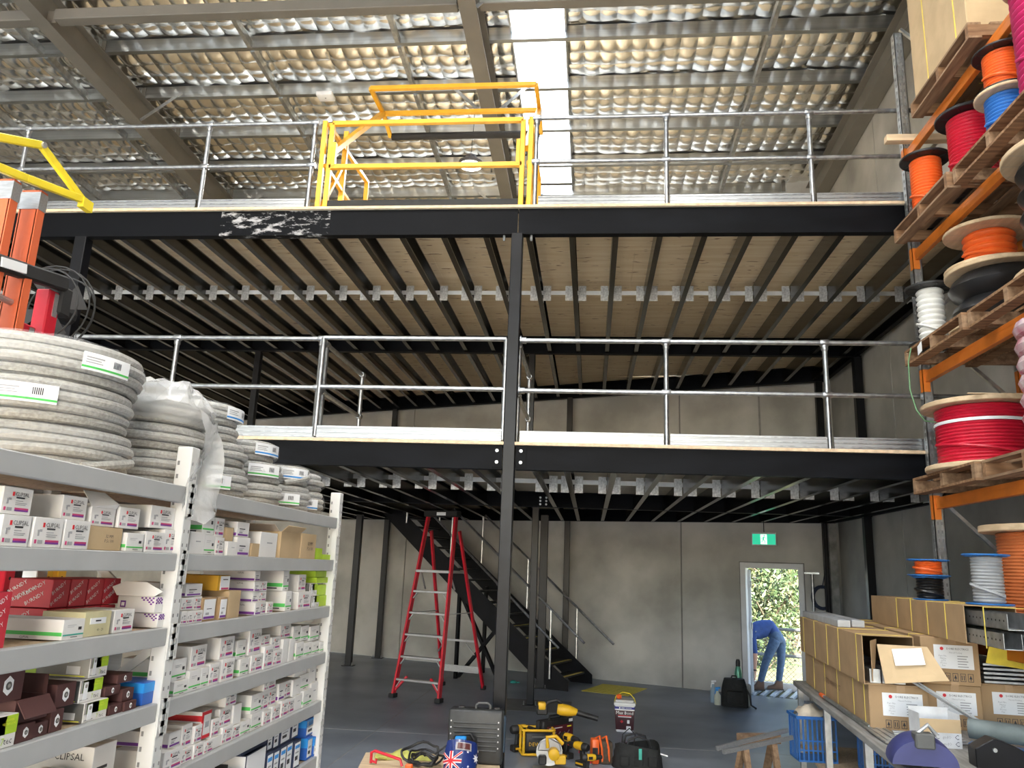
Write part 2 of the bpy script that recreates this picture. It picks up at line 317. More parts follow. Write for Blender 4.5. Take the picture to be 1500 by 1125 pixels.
for k,(b0,b1,dt,xl) in LV.items():
    if k==2:
        bA=beam((xl,Y1),(-.792,Y1),b0,b1,(0,1,0),M_scuff); bB=beam((-.782,Y1),(4.05,Y1),b0,b1,(0,1,0))
    else:
        bA=beam((xl,Y1),(-.855,Y1),b0,b1,(0,1,0)); bB=beam((-.725,Y1),(4.05,Y1),b0,b1,(0,1,0))
        for x,bb in ((-.955,bA),(-.725,bB)):
            MB().box(x,x+.1,Y1-.008,Y1,b0+.02,b1-.01).build('end_plate',M_blackbeam,bb)
            for z in (b0+.065,b1-.055): bolt(bb,(x+.05,Y1-.008,z),(0,-1,0),.017)
    r2=beam((xl,Y2),(4.05,Y2),b0,b1,(0,-1,0))
    p,q=wallpt((4.1-xl)*1.0698,0,-.14),wallpt(.03,0,-.14)
    beam(p,q,b0,b1,(-NO.x,-NO.y,0))
    for xs in (4.0,): channel(MB(),(xs,Y1+.1,b0),(xs,13.6,b0),b1-b0,.07,.01,(-1,0,0),lip=.01).build('beam',M_blackbeam,mz)
    if k==1:
        for x in (-.77,-.68):
            for z in (2.87,2.92,2.97): bolt(r2,(x,Y2-.092,z),(0,-1,0),.016)
        MB().box(-.82,-.64,Y2-.094,Y2-.088,2.84,3.0).build('end_plate',M_blackbeam,r2)
    # joists
    xs=[-.715+.447*i for i in range(-19,11)]
    brk=MB().box(.064,.165,-.003,.003,-.01,.19).box(-.1,-.006,-.003,.003,-.01,.19).box(.064,.07,-.003,.08,-.01,.19).mesh('bracket',M_spang)
    for x in xs:
        if x<xl+.1 or x>3.85: continue
        if k==1 and abs(x+.715)<.02: x+=.14
        j=channel(MB(),(0,Y1+.095,0),(0,Y2-.012,0),.2,.06,.003,(1,0,0),lip=.016).build('joist',M_joist,mz,loc=(x,0,b0+.022-(.02 if k==1 else 0)))
        link('bracket',brk,j,loc=(0,9.5,0))
        if k==2: MB().lathe([(.012,0),(.012,.02)],6,(.03,Y2-.1,.21),(0,-1,0)).build('bolt',M_galv,j)
        y1=wy(x)-.27
        if y1>Y2+.3: channel(MB(),(0,Y2+.03,0),(0,y1,0),.2,.06,.003,(1,0,0),lip=.016).build('joist',M_joist,mz,loc=(x,0,b0+.022-(.02 if k==1 else 0)))
    MB().box(xl+.1,3.9,9.512,9.516,b0+.095,b0+.15).build('bridging_strap',mat('pale strap steel',(.72,.73,.72),.45,.2,.05,9),mz)
    # deck panels
    ny=0; y=Y1-.03
    while y<19:
        ye=y+1.2
        x=4.06 if ny%2==0 else 5.26
        while x>xl:
            x0=max(x-2.4,xl-.05); x1=min(x,4.06)
            ya,yb=min(ye,wy(x0)-.02),min(ye,wy(x1)-.02)
            if x1-x0>.05 and (ya>y+.02 or yb>y+.02):
                ya=max(ya,y+.01); yb=max(yb,y+.01)
                MB().prism([(x0+.0015,y+.0015,b1+.001),(x1-.0015,y+.0015,b1+.001),(x1-.0015,yb-.0015,b1+.001),(x0+.0015,ya-.0015,b1+.001)],(0,0,dt-b1-.001)).build('deck_panel',M_ply,mz)
            x-=2.4
        y=ye; ny+=1
    MB().box(xl,4.05,Y1-.036,Y1-.031,b1+.002,dt).build('deck_edge',M_plyedge,mz)
# posts
def post(x,y,z1,w=.1,z0=0,base=True):
    o=MB().box(x-w/2,x+w/2,y-w/2,y+w/2,z0+(.012 if base else 0),z1).build('post',M_black,mz,bevel=.006)
    if base:
        MB().box(x-.11,x+.11,y-.09,y+.09,z0,z0+.012).build('base_plate',M_black,o)
        for a in (-1,1): MB().lathe([(.011,0),(.011,.05),(.004,.055)],6,(x+a*.085,y-.06,z0+.012)).build('anchor_bolt',M_galv,o)
    return o
p1=post(-.79,Y1+.02,5.24,.115)
for a in (-.14,.14): MB().lathe([(.014,0),(.014,.05),(.007,.06)],6,(-.79+a,Y1+.04,5.24),(0,0,-1)).build('bolt',M_galv,p1)
post(-5.54,Y1+.05,5.24,.13); post(3.98,Y1+.1,5.24,.1)
post(-.84,Y2,2.83); post(-.97,Y2,5.24,z0=3.09); post(4.0,Y2,2.83,.11); post(4.0,Y2,5.24,.12,3.09); post(-5.5,Y2,5.24)
post(-.80,13.77,2.83,.13)
for x in (-.45,3.86,-4.35): post(x,wy(x)-.22,2.83,.11); post(x,wy(x)-.22,5.24,.11,3.09)
post(-4.54,15.33,2.83,.12)
# ================================================ HANDRAILS
def pipe(parent,a,b,name='rail',r=.024): return MB().tube([a,b],r,10).build(name,M_pipe,parent,smooth=True)
def fit(parent,p,ax,r=.034,h=.085): 
    p=Vector(p); a=Vector(ax)
    return MB().lathe([(r*.9,-h/2),(r,-h/2+.01),(r,h/2-.01),(r*.9,h/2)],10,p,a).build('fitting',M_pipe,parent,smooth=True)
def railing(label,zt,x0,x1,posts,y=Y1+.04,rise=1.03,mid=.52,toe=True,ends=(0,0),nm='guard_railing'):
    g=thing(nm,label,'railing',(x0,y,zt),group='galvanised pipe guard rails')
    L=x1-x0
    pipe(g,(0,0,rise),(L,0,rise),'top_rail'); pipe(g,(0,0,mid),(L,0,mid),'mid_rail')
    for px in posts:
        q=px-x0; o=pipe(g,(q,0,.006),(q,0,rise),'post')
        MB().box(q-.06,q+.06,-.05,.05,0,.006).build('base_plate',M_pipe,o)
        fit(o,(q,0,rise),(1,0,0)); fit(o,(q,0,mid),(1,0,0)); fit(o,(q,0,rise-.05),(0,0,1),.032,.05)
    for e,xx in zip(ends,(0,L)):
        if e:
            for z in (rise,mid):
                MB().lathe([(.05,0),(.05,.012),(.034,.014),(.034,.06)],10,(xx,0,z),(1 if xx==0 else -1,0,0)).build('wall_flange',M_pipe,g,smooth=True)
    if toe:
        a=0
        cuts=[0]+[p-x0 for p in posts if .3<p-x0<L-.3]+[L]
        for a,b in zip(cuts[:-1],cuts[1:]):
            t=MB().box(a+.03,b-.03,-.034,-.026,.004,.115).build('toe_board',mat('galvanised toe board',(.30,.31,.32),.42,.75,.12,9,stretch=(.4,1,8)),g)
            for z in (.02,.06,.1): MB().box(a+.03,b-.03,-.039,-.034,z-.006,z+.006).build('rib',M_pipe,t)
    return g
railing('galvanised pipe railing on lower deck right of the black post',3.09,-.725,3.95,(.70,2.19),ends=(1,0))
railing('short galvanised pipe railing left of the lower deck gate',3.09,-5.42,-2.72,(-4.3,-2.75),ends=(1,0))
railing('upper deck pipe railing left of the yellow pallet gate',5.55,-9.0,-3.05,(-6.43,-4.27,-3.06))
railing('upper deck pipe railing right of the yellow pallet gate',5.55,-.62,3.95,(-.63,.72,2.16))
# removable bay gate on lower deck
gt=thing('bay_gate','galvanised pipe loading bay gate left of the black post','gate',(-2.72,Y1+.0,3.09))
for z in (1.03,.52): pipe(gt,(0,0,z),(1.86,0,z),'rail')
for x in (0,1.86): pipe(gt,(x,0,.02),(x,0,1.03),'stile')
t=MB().box(.02,1.85,-.02,-.01,.004,.125).build('toe_board',mat('galvanised toe board'),gt)
for z in (.02,.065,.11): MB().box(.02,1.85,-.026,-.02,z-.006,z+.006).build('rib',M_pipe,t)
for x,lab in ((-2.74,'left side return rails of the lower deck loading bay'),(-.74,'right side return rails of the lower deck loading bay')):
    g=thing('return_railing',lab,'railing',(x,Y1+.16,3.09),group='loading bay return rails')
    pipe(g,(0,1.3,.006),(0,1.3,1.03),'post'); pipe(g,(0,0,.006),(0,0,1.03),'post')
    for z in (1.0,.5): pipe(g,(0,0,z),(0,1.3,z),'rail'); fit(g,(0,1.3,z),(0,1,0)); fit(g,(0,0,z),(0,1,0))
# ================================================ YELLOW PALLET GATE
pg=thing('pallet_gate','yellow swing up pallet safety gate on upper deck edge','gate',(-1.82,7.47,5.55))
def yb(nm,a,b,w=.05,m=M_yel): return MB().bar(a,b,w,w,(1,0,0) if abs((Vector(b)-Vector(a)).normalized().x)<.9 else (0,0,1)).build(nm,m,pg,bevel=.003)
for s in (-1,1):
    yb('frame_post',(s*1.13,0,0),(s*1.13,0,1.05)); yb('frame_post',(s*1.045,.0,.03),(s*1.045,.0,1.02))
    yb('side_post',(s*1.11,.63,0),(s*1.11,.63,1.3),.055); yb('side_post',(s*1.11,1.53,0),(s*1.11,1.53,1.15),.05)
    yb('side_rail',(s*1.11,0.03,1.03),(s*1.11,1.53,1.13),.045); yb('side_rail',(s*1.11,.03,.54),(s*1.11,1.53,.54),.045)
    yb('side_brace',(s*1.11,.05,.05),(s*1.11,.63,.9),.04)
    yb('swing_arm',(s*1.06,.1,.74),(s*1.06,1.8,2.28),.065)
    yb('swing_side',(s*1.06,1.2,2.26),(s*1.06,1.83,2.3),.05); yb('swing_side',(s*1.06,1.83,2.3),(s*1.06,2.25,2.2),.05)
    MB().box(s*1.0-.02,s*1.0+.02,-.03,.02,.5,.78).build('pivot_plate',M_yel,pg)
yb('top_bar',(-1.045,0,1.02),(1.045,0,1.02)); yb('mid_bar',(-1.045,0,.5),(1.045,0,.5))
yb('swing_bar',(-1.06,1.2,2.26),(1.06,1.2,2.26),.055); yb('swing_bar',(-1.06,1.83,2.3),(1.06,1.83,2.3),.055)
MB().tube([(-1.04,2.25,2.2),(1.04,2.25,2.2)],.05,10).build('padded_bar',M_rub,pg,smooth=True)
MB().box(-1.02,1.02,-.02,.0,.012,.10).build('kick_plate',M_rub,pg)
# ================================================ STAIRS
st=thing('staircase','black steel staircase with galvanised rails and yellow nosings','stairs',(-.45,13.6,0),WRZ)
RUN,RISE=3.6,3.0; sl_=RISE/RUN; Wd=1.1
for y,nm in ((0,'stringer'),(-Wd,'stringer')):
    MB().prism([(-.12,y,0),(.28,y,0),(RUN+.25,y,RISE-.1),(RUN+.25,y,RISE+.06),(RUN-.05,y,RISE+.06),(-.12,y,.15)],(0,-.014,0)).build(nm,M_black,st)
M_nos=mat('yellow nosing',(.62,.50,.12),.6,0,.2,30); M_tread=mat('dark tread plate',(.03,.032,.035),.6,.2,.3,50)
for i in range(15):
    x=.02+i*RUN/15; z=(i+1)*RISE/16
    t=MB().box(x,x+.27,-Wd+.002,-.016,z-.03,z).build('tread',M_tread,st)
    MB().box(x-.004,x+.06,-Wd+.04,-.05,z,z+.004).build('nosing',M_nos if i<5 else mat('worn nosing',(.26,.26,.24),.6,0,.2,30),t)
for y,base in ((.03,0),(-Wd-.04,0)):
    for z in (.98,.5):
        e=-.25 if z>.9 else 0.05
        if y<0: e-=.25 if z>.9 else 0
        MB().tube([(e,y,z+sl_*e+.12),(RUN+.2,y,z+sl_*(RUN+.2)+.12)],.021,8).build('handrail',M_pipe,st,smooth=True)
    for x in (.2,1.2,2.2,3.2):
        o=MB().tube([(x,y,sl_*x+.0),(x,y,sl_*x+1.09)],.021,8).build('rail_post',M_pipe,st,smooth=True)
        fit(o,(x,y,sl_*x+.62),(1,0,sl_),.03,.07)
for a,b in (((2.02,-.05,0),(2.02,-.05,1.55)),((2.02,-1.05,0),(2.02,-1.05,1.55)),((1.2,-.1,.03),(2.0,-.1,1.4)),((2.0,-.1,.03),(1.25,-.1,.9))):
    MB().bar(a,b,.07,.05).build('support_brace',M_black,st)
# exit sign
es=thing('exit_sign','illuminated green exit sign with running figure above the door','sign',wallpt(1.18,2.45,-.14),WRZ)
M_exg=mat('exit sign green',(.01,.42,.24),.4,0,.03,2,emit=1.0); M_exw=mat('exit sign white',(.75,.85,.80),.4,0,.02,2,emit=1.1)
MB().box(-.205,.205,-.03,.02,0,.22).build('housing',mat('sign housing',(.6,.62,.62),.4),es,bevel=.004)
MB().box(-.19,.19,.02,.024,.015,.19).build('face',M_exg,es)
b=MB().box(-.05,.055,.024,.027,.02,.185).build('doorway',M_exw,es)
fg=MB()
def fl2(pts): fg.prism([(x,.027,z) for x,z in pts],(0,.002,0))
fg.lathe([(.013,0),(.013,.002)],10,(-.008,.027,.162),(0,1,0))
for a,c,wd in (((0,.145),(.012,.095),.022),((.0,.14),(-.032,.125),.009),((-.032,.125),(-.04,.1),.009),((.006,.138),(.036,.115),.009),((.036,.115),(.05,.128),.008),((.012,.097),(-.02,.07),.012),((-.02,.07),(-.018,.035),.011),((.014,.097),(.03,.06),.012),((.03,.06),(.052,.052),.010)):
    fg.bar((-a[0]*1,.028,a[1]),(-c[0]*1,.028,c[1]),.003,wd,(0,1,0)) if False else fg.bar((a[0],.028,a[1]),(c[0],.028,c[1]),wd,.003,(0,1,0))
fg.build('running_figure',M_exg,es)
MB().tube([(0,-.005,.22),(0,-.005,.4)],.008,6).build('stem',M_rub,es)
# wall bits near corner
cw=thing('cable_coil','dark blue cable coil hanging on the corner wall','cable',wallpt(.30,1.5,-.02),WRZ)
mb=MB()
for i in range(5): mb.tube([(math.cos(a)*(.125+.012*i),.03+.012*(i%3),.13+math.sin(a)*(.155+.01*i)) for a in [2*PI*k/20 for k in range(20)]],.008,6,True)
mb.build('loops',mat('navy cable',(.02,.03,.06),.5),cw,smooth=True)
MB().tube([(0,.04,.27),(-.06,.035,.55),(-.12,.03,.9),(-.14,.03,1.3)],.008,6).build('lead',mat('navy cable'),cw,smooth=True)
pr=thing('pipe_prop','slim galvanised prop with tee head leaning beside the door','prop',wallpt(.44,0,-.06),WRZ)
MB().tube([(0,.03,0),(0,.01,2.0)],.022,10).build('tube',M_pipe,pr,smooth=True); MB().box(-.12,.12,-.03,.05,2.0,2.03).build('head_plate',M_galv,pr); MB().tube([(-.1,.05,1.15),(.08,.05,1.12)],.014,8).build('handle',M_galv,pr)
cp=thing('wall_column','grey patched steel column bracing in the far corner','column',(3.93,13.55,0))
MB().box(-.06,.06,-.04,.04,0,2.82).build('shaft',mat('patchy grey steel',(.12,.12,.115),.6,0,scale=7,col2=(.26,.26,.25)),cp)
MB().tube([(-.1,0,0),(-.1,0,2.82)],.012,6).build('cable_drop',M_rub,cp)
# ================================================ LEFT SHELVING
XF=-1.5; SD=.6
SHZ={1:2.17,2:1.925,3:1.665,4:1.41,5:1.148,6:.855,7:.55}
def upright(par,x,y,w=.055):
    o=MB().box(x-w/2,x+w/2,y-.005,y+.0,.0,2.32).box(x-w/2,x-w/2+.004,y-.05,y+.0,0,2.32).box(x+w/2-.004,x+w/2,y-.05,y,0,2.32).build('upright',M_shelfw,par)
    return o
def slotted(par,x,y,w=.06):
    # front post seen from the aisle: box section with punched slots
    o=MB().box(x-w,x,y-.03,y+.03,.01,2.32).build('upright',M_shelfw,par,bevel=.003)
    s=MB()
    z=.05
    while z<2.3:
        for a in (-.016,.016): s.box(x-.0005,x+.0012,y+a-.0025,y+a+.0025,z,z+.012)
        for a in (-.018-.03,): s.box(x+a-.004,x+a+.004,y-.0312,y-.0295,z,z+.016)
        z+=.05
    tag(s.build('slots',mat('dark slot',(.22,.22,.22),.8),o),kind='stuff')
    MB().box(x-w-.01,x+.01,y-.045,y+.045,0,.01).build('foot_plate',M_shelfw,o)
    return o
def shelf_unit(label,y0,y1,ups):
    u=thing('shelving_unit',label,'shelving',(0,0,0),group='grey longspan shelving bays')
    for y in ups:
        slotted(u,XF,y); slotted(u,XF-SD+.06,y)
        zz=.3; k=0
        while zz<2.0:
            MB().bar((XF-.05,y,zz if k%2 else zz+.4),(XF-SD+.05,y,zz+.4 if k%2 else zz),.03,.012,(0,1,0)).build('end_brace',M_shelfw,u); zz+=.45; k+=1
    for k,z in SHZ.items():
        for x in (XF-.035,XF-SD+.0):
            b=MB().box(x,x+.03,y0+.031,y1-.031,z-.062,z).build('beam',M_shelf,u,bevel=.003)
            if x>XF-.1:
                for e,s in ((y0,1),(y1,-1)):
                    q=MB().box(XF+.001,XF+.005,min(e-s*.012,e+s*.034),max(e-s*.012,e+s*.034),z-.11,z+.012).build('connector',M_shelfw,b)
                    hk=MB()
                    for t in range(3): hk.box(XF+.005,XF+.009,e+s*.012-.006,e+s*.012+.006,z-.1+t*.04,z-.08+t*.04)
                    hk.build('hook',M_shelf,b)
        MB().box(XF-SD+.03,XF-.036,y0+.035,y1-.035,z-.03,z-.004).build('shelf_board',M_chip,u)
    return u
YN,YF,YE=1.03,2.84,4.65
shelf_unit('near grey longspan shelving bay packed with small cartons',YN,YF,(YN,))
shelf_unit('far grey longspan shelving bay beside the dark stair area',YF,YE,(YF,YE))
# ------------------------------------------------ cartons
FX=(PI/2,0,PI/2); FY=(PI/2,0,0)
M_lime=mat('lime print',(.42,.62,.03),.5); M_dkgrey=mat('dark grey carton',(.10,.10,.095),.6); M_lgrey=mat('mid grey carton',(.33,.32,.29),.6)
M_mar=mat('maroon carton',(.085,.032,.03),.6,0,.1,4); M_blue=mat('blue carton',(.02,.12,.50),.5,0,.08,4); M_blue2=mat('bright blue carton',(.02,.28,.72),.5); M_navy=mat('navy carton',(.02,.03,.07),.55)
M_must=mat('mustard carton',(.55,.30,.02),.6); M_ytape=mat('yellowed tape carton',(.60,.55,.33),.4); M_burn=mat('red branded carton',(.55,.03,.05),.5)
M_yprint=mat('yellow print',(.8,.8,.05),.5); M_pinkin=mat('salmon carton inside',(.58,.28,.25),.7); M_teal=mat('teal print',(.05,.38,.30),.5)
PM=[M_print,M_grey,M_pink,M_purp,M_green,M_redp,M_label,M_lime,M_dkgrey,M_lgrey,M_yprint,M_teal,M_inner,M_blue2]
def fr(mb,d,y0,y1,z0,z1,k,t=.0012): mb.mat(k).box(d/2-.001,d/2+t,y0,y1,z0,z1)
def sd(mb,w,x0,x1,z0,z1,k,t=.0012): mb.mat(k).box(x0,x1,-w/2-t,-w/2+.001,z0,z1)
KD={'k':'white carton with magenta label','g':'white carton with green band','p':'white carton with purple band','b':'brown kraft carton','w':'plain white carton','f':'white carton with raised flap','o':'open kraft carton','l':'flat lime green packet','t':'lime and grey lug carton','r':'red carton with white lettering','G':'open white tray with green band','y':'yellow taped carton','Y':'mustard carton','c':'white carton with purple checks','C':'open white carton with purple checks','B':'kraft carton with tall white label','m':'maroon carton with white hexagon','M':'open maroon carton with flaps','u':'blue carton','n':'navy edged white carton','N':'open black and white carton','d':'white carton with red band'}
BODY={'b':M_kraft2,'o':M_kraft2,'l':M_lime,'t':M_white,'r':M_burn,'y':M_ytape,'Y':M_must,'B':M_kraft,'m':M_mar,'M':M_mar,'u':M_blue,'n':M_navy,'N':M_navy}
CNM={'l':'packet','G':'open_tray'}
def carton(k,label,x,y,z,w,h,d,rz=0,group='cartons on the grey shelving'):
    """front face looks along +X; base centre at (x,y,z)"""
    bm_=BODY.get(k,M_white); hl=w/2; b=MB()
    if k in 'GoMN':
        t=.004
        b.box(-d/2,d/2,-hl,hl,0,t).box(-d/2,-d/2+t,-hl,hl,t,h).box(d/2-t,d/2,-hl,hl,t,h).box(-d/2+t,d/2-t,-hl,-hl+t,t,h).box(-d/2+t,d/2-t,hl-t,hl,t,h)
        o=b.build(CNM.get(k,'carton'),bm_)
        MB().box(-d/2+t,d/2-t,-hl+t,hl-t,t,h*.55).build('contents',mat('carton contents',(.10,.06,.045),.8,0,.4,40),o)
        if k in 'oM':
            f1=MB().bar((d/2-.002,0,h),(d/2+.03,0,h-.045 if k=='M' else h+.03),.003,w*.95,(0,1,0)).build('flap',bm_,o)
            MB().bar((0,-hl+.002,h),(0,-hl-.03,h+.04),.003,d*.9,(0,1,0)) if 0 else MB().prism([(-d*.45,-hl,h),(d*.45,-hl,h),(d*.4,-hl-.035,h+.03),(-d*.4,-hl-.035,h+.03)],(0,0,.003)).build('flap',M_inner,o)
        if k=='M': MB().prism([(-d*.45,hl,h),(d*.45,hl,h),(d*.4,hl+.015,h+.05),(-d*.4,hl+.015,h+.05)],(0,.003,0)).build('flap',bm_,o)
    else:
        b.box(-d/2,d/2,-hl,hl,0,h)
        o=b.build(CNM.get(k,'carton'),bm_,bevel=.0015)
        if k in 'kgpwB': MB().box(-d/2,d/2-.002,-.012,.012,h,h+.0006).build('tape',mat('clear tape',(.6,.55,.45),.3),o)
    o.location=(x,y,z); o.rotation_euler=(0,0,rz); tag(o,label,'box',group)
    p=MB()
    if k in 'kf':
        fr(p,d,-.06*w,.40*w,.13*h,.19*h,3); fr(p,d,-.06*w,.40*w,.19*h,.26*h,2); fr(p,d,-.42*w,-.36*w,.13*h,.26*h,2); fr(p,d,-.32*w,-.16*w,.13*h,.25*h,1)
        for i,z_ in enumerate((.60,.50,.42,.36)): fr(p,d,-.06*w,(.22-.04*(i%2)+.1*(i>1))*w,z_*h,(z_+(.055 if i==0 else .025))*h,0 if i==0 else 1)
        fr(p,d,-.36*w,-.30*w,.38*h,.58*h,1); fr(p,d,-.30*w,-.22*w,.52*h,.60*h,1)
    elif k in 'gG':
        fr(p,d,-.48*w,.48*w,.20*h,.27*h,4 if k=='g' else 11); fr(p,d,.22*w,.36*w,.45*h,.6*h,0); fr(p,d,-.3*w,.1*w,.70*h,.72*h,1); fr(p,d,-.3*w,.0*w,.62*h,.635*h,1); fr(p,d,-.1*w,.2*w,.10*h,.13*h,0)
        sd(p,w,-d/2+.002,d/2-.002,.2*h,.38*h,4)
        if k=='g' and h>.09: sd(p,w,-.1*d,.4*d,.1*h,.16*h,0)
    elif k=='p':
        fr(p,d,-.40*w,.40*w,.08*h,.20*h,3); fr(p,d,-.30*w,.15*w,.5*h,.56*h,0); fr(p,d,-.30*w,.05*w,.4*h,.43*h,1); fr(p,d,-.3*w,-.05*w,.25*h,.35*h,1)
        sd(p,w,-d/2+.002,d/2-.002,.06*h,.26*h,3)
    elif k=='B':
        fr(p,d,-.4*w,.4*w,.08*h,.92*h,6); p.mat(3).box(d/2+.0012,d/2+.002,-.38*w,.38*w,.1*h,.2*h); p.mat(0).box(d/2+.0012,d/2+.002,-.2*w,.15*w,.5*h,.53*h); p.mat(1).box(d/2+.0012,d/2+.002,-.25*w,-.02*w,.26*h,.36*h)
    elif k=='t':
        fr(p,d,-.49*w,.1*w,.42*h,.98*h,9); fr(p,d,-.40*w,.49*w,.42*h,.98*h,7); p.mat(6).box(d/2+.0012,d/2+.002,-.36*w,-.18*w,.12*h,.9*h)
        p.mat(9).lathe([(.05*w,0),(.05*w,.001)],10,(d/2+.002,-.27*w,.72*h),(1,0,0))
        fr(p,d,-.45*w,-.1*w,.1*h,.14*h,1)
        sd(p,w,-d/2+.002,d/2-.002,.02*h,.98*h,9 if h>.068 else 8); p.mat(7).box(-d/2,-d/2+.3*d,-w/2-.002,-w/2,.02*h,.98*h); p.mat(6).box(.2*d,.38*d,-w/2-.002,-w/2,.15*h,.5*h); p.mat(10).box(-.1*d,.45*d,-w/2-.002,-w/2,.06*h,.1*h)
    elif k in 'mM':
        hx=[(math.cos(a)*.17*min(w,h*1.2)*1.15,math.sin(a)*.30*h+.5*h) for a in [PI/6+PI/3*i for i in range(6)]]
        p.mat(6).prism([(d/2,a,b_) for a,b_ in hx],(.0012,0,0))
        p.mat(8).lathe([(.13*min(w,h),.0),(.13*min(w,h),.0008)],14,(d/2+.0012,0,.5*h),(1,0,0)); p.mat(9).lathe([(.06*min(w,h),.0),(.06*min(w,h),.0008)],10,(d/2+.002,0,.5*h),(1,0,0))
        p.mat(6).prism([(a*.9-.05,-w/2,b_) for a,b_ in hx],(0,-.0012,0)); p.mat(8).lathe([(.12*min(w,h),0),(.12*min(w,h),.0008)],12,(-.05,-w/2-.0012,.5*h),(0,-1,0))
    elif k=='u':
        fr(p,d,-.49*w,.49*w,.55*h,.97*h,13); fr(p,d,.05*w,.4*w,.18*h,.2*h,6); sd(p,w,-d/2,d/2,.55*h,.97*h,13)
        if z<1.2: fr(p,d,-.42*w,.42*w,.12*h,.9*h,6); p.mat(1).box(d/2+.0012,d/2+.002,-.3*w,.2*w,.5*h,.6*h); p.mat(0).box(d/2+.0012,d/2+.002,-.3*w,.1*w,.25*h,.4*h)
    elif k=='n':
        fr(p,d,-.40*w,.40*w,.08*h,.92*h,6); p.mat(13).box(d/2+.0012,d/2+.002,-.36*w,.3*w,.72*h,.84*h); p.mat(0).box(d/2+.0012,d/2+.002,-.3*w,.1*w,.3*h,.45*h); p.mat(1).box(d/2+.0012,d/2+.002,-.3*w,.2*w,.55*h,.6*h)
    elif k=='N':
        sd(p,w,-d/2+.002,d/2-.002,.3*h,.98*h,6); fr(p,d,-.46*w,.46*w,.3*h,.98*h,6); p.mat(8).box(-.2*d,.1*d,-w/2-.002,-w/2,.5*h,.8*h)
    elif k=='d':
        fr(p,d,-.49*w,.49*w,.86*h,.98*h,5); fr(p,d,-.49*w,.49*w,.02*h,.14*h,5); fr(p,d,-.49*w,-.3*w,.14*h,.86*h,5); fr(p,d,-.1*w,.3*w,.4*h,.6*h,1); sd(p,w,-d/2,d/2,.66*h,.86*h,5)
    elif k in 'cC':
        for i in range(5):
            for j in range(4):
                if (i+j)%2==0: fr(p,d,(-.45+.1*i)*w,(-.35+.1*i)*w,(.55+.1*j)*h,(.65+.1*j)*h,3)
        fr(p,d,.1*w,.45*w,.1*h,.5*h,1)
        for i in range(8):
            for j in range(4-i//2):
                if (i+j)%2==0: sd(p,w,.42*d-.05*d*i,.47*d-.05*d*i,(.85-.12*j)*h,(.95-.12*j)*h,3)
        sd(p,w,-.42*d,-.28*d,.3*h,.7*h,3); p.mat(6).box(-.39*d,-.31*d,-w/2-.002,-w/2,.38*h,.6*h)
    elif k=='y':
        fr(p,d,-.3*w,.3*w,.5*h,.75*h,6); p.mat(0).box(d/2+.0012,d/2+.002,-.1*w,.1*w,.6*h,.66*h)
    elif k=='Y':
        fr(p,d,-.3*w,.48*w,.05*h,.95*h,6); p.mat(2).box(d/2+.0012,d/2+.002,-.2*w,.4*w,.08*h,.2*h); p.mat(0).box(d/2+.0012,d/2+.002,-.1*w,.3*w,.7*h,.76*h)
    elif k=='w' and w>.09: fr(p,d,-.1*w,.2*w,.55*h,.6*h,1)
    if p.v: p.build('printed_label',PM,o)
    if k=='r':
        for q,(face,rot) in enumerate((('F',FX),('S',FY))):
            L=w if face=='F' else d
            nrow=int(h/.016); sz=.0175
            for i in range(-1,nrow+1):
                for j in range(-1,int(L/.07)+2):
                    u=-L/2+j*.064+(i%2)*.03; v=.010+i*.017
                    if not(-L/2+.022<u<L/2-.022 and .016<v<h-.016): continue
                    loc=(d/2+.0012,u,v) if face=='F' else (u,-w/2-.0012,v)
                    e=Matrix.Rotation(.6,3,'X' if face=='F' else 'Y').to_euler()
                    t=put_text('BURNDY',M_label,o,loc,rot,sz); t.rotation_euler=(Matrix.Rotation(.55 if face=='F' else -.55,3,'X' if face=='F' else 'Y')@t.rotation_euler.to_matrix()).to_euler()
    elif k in 'kf' and w>.05:
        ls=.15*min(w*1.15,h*1.4); put_text('CLIPSAL',M_print,o,(d/2+.0015,.12*w,.75*h),FX,ls); MB().box(d/2,d/2+.0014,.12*w-2.35*ls,.12*w-1.95*ls,.75*h-.36*ls,.75*h+.36*ls).build('logo_mark',M_redp,o) 
    elif k=='t':
        put_text('7',M_lime,o,(d/2+.0015,.06*w,.2*h),FX,.30*h); put_text('tec',M_print,o,(d/2+.0015,.24*w,.2*h),FX,.30*h); put_text('7tec',M_dkgrey,o,(-.36*d,-w/2-.0024,.78*h),FY,.24*h); put_text('COPPER\nULTRA LUG',M_yprint,o,(d/2+.0022,.2*w,.78*h),FX,.10*h*1.1)
        if d>.2: put_text('COPPER\nULTRA LUG',M_yprint,o,(.1*d,-w/2-.0022,.76*h),FY,.17*h)
    elif k=='p': put_text('CLIPSAL',M_print,o,(.22*d,-w/2-.0015,.78*h),FY,.2*h)
    elif k=='G': put_text('CLIPSAL',M_print,o,(.05*d,-w/2-.0015,.1*h),FY,.15*h)
    if k=='f':
        MB().prism([(d/2,-hl,h),(d/2,hl,h),(d/2+.01,hl*1.02,h+.015),(d/2-.03,hl*.6,h+.05),(d/2-.04,-hl*.9,h+.05)],(-.003,0,0)).build('flap',M_white,o)
    if k=='C':
        MB().prism([(d/2,-hl-.01,h+.001),(-d/2,-hl-.01,h+.001),(-d/2-.02,-hl-.012,h+.03),(-d/2+.03,-hl-.015,h+.05),(d/2-.03,-hl-.015,h+.05),(d/2+.03,-hl-.012,h+.02)],(0,-.003,0)).build('lid_flap',M_white,o)
    if k=='b' and w>.17: put_text('32 MM\nP.Sc 100',M_print,o,(d/2+.0015,.02,.5*h),FX,.2*h,'handwriting')
    if k=='y': put_text('40 - 20',M_print,o,(d/2+.0022,.1*w,.25*h),FX,.16*h,'handwriting')
    return o
